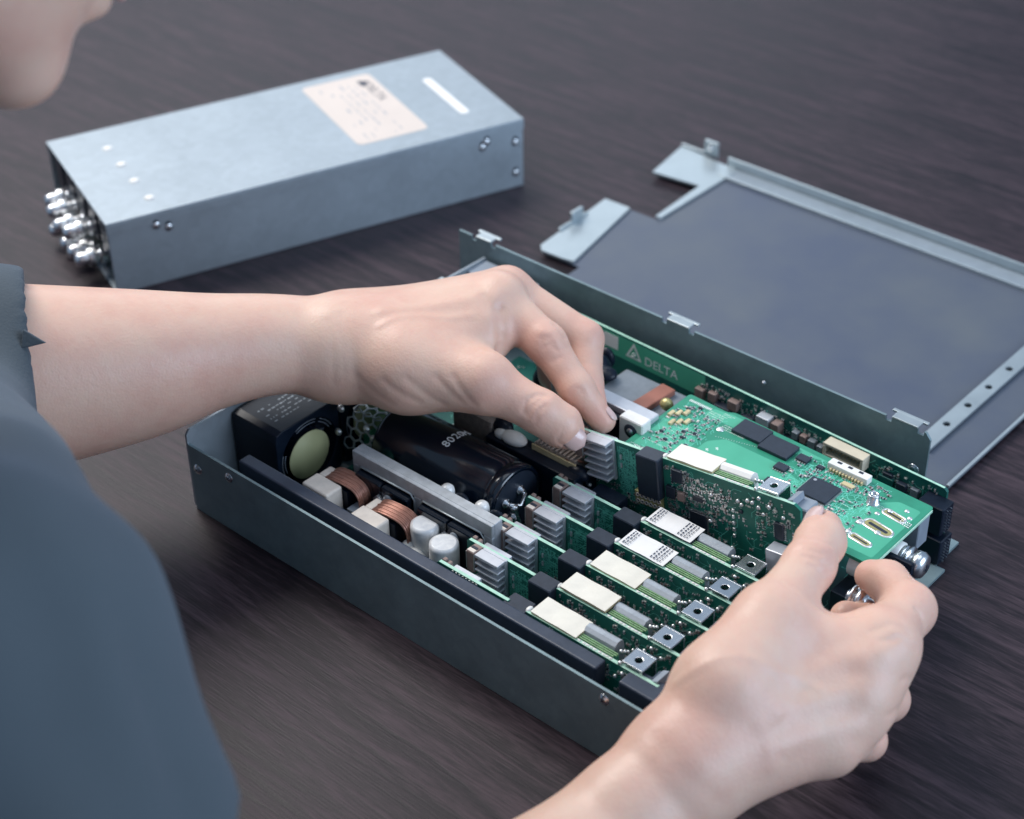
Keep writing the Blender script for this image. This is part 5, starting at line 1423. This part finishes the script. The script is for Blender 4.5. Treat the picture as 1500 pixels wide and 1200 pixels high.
# the head gets its own finer block
HD = Field(tuple(HC-np.array([150, 150, 160])), tuple(HC+np.array([150, 150, 150])), 2.0)
add(HD, [('e', hp(-15, 0, 28), HR, (92, 74, 88)), ('e', hp(22, 0, -30), HR, (58, 56, 72)), ('c', SH['C7'], hp(-38, 0, -48), 54, 50)], 26)
add(HD, [('c', hp(-18, 52, -52), hp(64, 14, -92), 12, 13), ('c', hp(-18, -52, -52), hp(64, -14, -92), 12, 13),
         ('e', hp(50, 0, -62), HR, (30, 34, 34))], 18)
add(HD, [('e', hp(67, 0, -93), HR, (15, 19, 14)), ('e', hp(56, 33, -22), HR, (20, 20, 18)), ('e', hp(56, -33, -22), HR, (20, 20, 18)), ('e', hp(74, 0, 14), HR, (16, 55, 10))], 12)
add(HD, [('c', hp(84, 0, 4), hp(100, 0, -26), 6, 9.5), ('c', hp(88, 9, -32), hp(88, -9, -32), 7, 7), ('c', hp(82, 16, -56), hp(82, -16, -56), 5, 5), ('c', hp(80, 14, -65), hp(80, -14, -65), 5.5, 5.5)], 7)
for s_ in (1, -1):
    add(HD, [('e', hp(-12, s_*76, -8), np.array([fF*.95+fU*.3, fS, fU*.95-fF*.3]), (17, 5, 30))], 5)
groove(HD, [hp(87, 20, -60.5), hp(91, 0, -60.5), hp(87, -20, -60.5)], 2.2, 2.0)
for s_ in (1, -1): groove(HD, [hp(84, s_*18, 0), hp(80, s_*44, 0)], 3.5, 8)
V_body.append(surface_nets(HD, 2))
V_body += [surface_nets(LH, 2), surface_nets(RH, 2)]
del LH, RH, base
person = nets_mesh('person', V_body, 'skin')
person['label'] = 'person in a slate blue shirt leaning over the open chassis and pinching a green card'
person['category'] = 'person'
for s_ in (1, -1):
    mb = MB(); mb.use('eye_white'); mb.blob(hp(72, s_*30, 0), 12, 12, 12, 12); mb.use('ink'); mb.blob(tuple(np.array(hp(72, s_*30, 0))+fF*8.2-fU*1), 5, 5, 5, 8)
    mb.build('eye', person)
mb = MB(); mb.use('lips'); mb.tube([hp(84, 22, -60), hp(89.5, 9, -58), hp(91, 0, -59), hp(89.5, -9, -58), hp(84, -22, -60)], 1.8, 8); mb.build('lips', person)
HA = Field(tuple(HC-np.array([150, 150, 150])), tuple(HC+np.array([150, 150, 160])), 3.0)
add(HA, [('e', hp(-22, 0, 36), HR, (96, 82, 92)), ('e', hp(-62, 0, -25), HR, (45, 68, 70))], 20)
sl, P = HA.block(HC-200, HC+200)
fu = (P[0]-HC[0])*fU[0]+(P[1]-HC[1])*fU[1]+(P[2]-HC[2])*fU[2]; ff = (P[0]-HC[0])*fF[0]+(P[1]-HC[1])*fF[1]+(P[2]-HC[2])*fF[2]
cut = np.minimum(ff-20+0*fu, 70-fu)      # keep hair behind the face and above the brow
HA.f[sl] = np.maximum(HA.f[sl], cut)+.8*np.sin(P[0]*.5+fu*.1)*np.sin(P[1]*.45)
HA.f[0] = HA.f[-1] = 40; HA.f[:, 0] = HA.f[:, -1] = 40; HA.f[:, :, 0] = HA.f[:, :, -1] = 40
nets_mesh('hair', [surface_nets(HA, 2)], 'hair', person)

# ---- shirt: offset shells with open cuffs
SHF = Field((-240, -490, -256), (420, 40, 330), 3.0)
sl_end_L = JL['cuff']; sl_end_R = JR['cuff']
add(SHF, [('c', SH['L'], JL['a0'], 56, 46), ('c', JL['a0'], sl_end_L, 47, 46.5), ('c', SH['L'], (30, -340, 170), 62, 104), ('c', SH['R'], (90, -340, 150), JR['shr'][0], 104),
          ('c', SH['R'], sl_end_R, *JR['shr']), ('c', (60, -345, 150), (60, -365, -170), 110, 116), ('c', (60, -300, 262), (60, -340, 200), 56, 98), ('c', JR['br'][0], JR['br'][1], 30, 36)], 34)
def cutplane(F, c, nrm, R_):
    """remove everything beyond the plane inside a ball"""
    nrm = np.array(nrm, float); nrm /= np.linalg.norm(nrm)
    sl, P = F.block(np.array(c)-R_, np.array(c)+R_)
    d = (P[0]-c[0])*nrm[0]+(P[1]-c[1])*nrm[1]+(P[2]-c[2])*nrm[2]
    r_ = np.sqrt((P[0]-c[0])**2+(P[1]-c[1])**2+(P[2]-c[2])**2)
    d = np.where(r_ < R_*1.0, d, -50)
    F.f[sl] = np.maximum(F.f[sl], d)
def carve(F, a, b, ra, rb):
    lo, hi = cone_box(a, b, ra, rb, 6); sl, P = F.block(lo, hi)
    F.f[sl] = np.maximum(F.f[sl], -d_cone(P, a, b, ra, rb))
aL = np.array(sl_end_L)-np.array(JL['a0']); aR = np.array(sl_end_R)-np.array(SH['R'])
uL = aL/np.linalg.norm(aL); uR = aR/np.linalg.norm(aR)
FOLD = lambda F: None
sl = tuple(slice(None) for _ in range(3))
X, Y, Z = np.meshgrid(*SHF.ax, indexing='ij', sparse=True)
wt = np.clip((np.sqrt((X-sl_end_L[0])**2+(Y-sl_end_L[1])**2+(Z-sl_end_L[2])**2)-40)/90, 0.12, 1)
SHF.f += (wt*(1.5*np.sin(X*.045+Z*.07+Y*.02)*np.sin(Y*.06-Z*.03)+.7*np.sin(X*.11+Y*.09-Z*.05))).astype(np.float32)
for g_ in JR['folds']: groove(SHF, *g_)
cutplane(SHF, np.array(sl_end_L), np.array(JL['cutn']), 75)
cutplane(SHF, np.array(sl_end_R), np.array(JR['cutn']), 100)
carve(SHF, tuple(np.array(sl_end_L)-uL*30), tuple(np.array(sl_end_L)+uL*30), 42.5, 42)
carve(SHF, tuple(np.array(sl_end_R)-uR*5), tuple(np.array(sl_end_R)+uR*40), 46, 48)
carve(SHF, (60, -300, 280), (62, -262, 330), 56, 60)
SHF.f[:, :, 0] = 40; SHF.f[:, 0] = 40
shirt = nets_mesh('shirt', [surface_nets(SHF, 3)], 'shirt', person)
tg = np.array(JL['tag'])
tv = [tg-RT*6+UP*4.5, tg-RT*7-UP*3.5, tg+RT*3.2-UP*1.2]
mb = MB(); mb.use('shirt'); mb.raw([tuple(p+FW*d) for d in (-.8, 1.6) for p in tv], [(0, 1, 2), (5, 4, 3), (0, 3, 4, 1), (1, 4, 5, 2), (2, 5, 3, 0)]); mb.build('cuff_tab', shirt, bevel=.5)
for cc_, nl, of_ in zip(NAILC, NAILS, (.35, .35, .0)):
    nn_ = np.array(nl[2]); nail(person, tuple(np.array(cc_)+nn_*of_), *nl[1:])
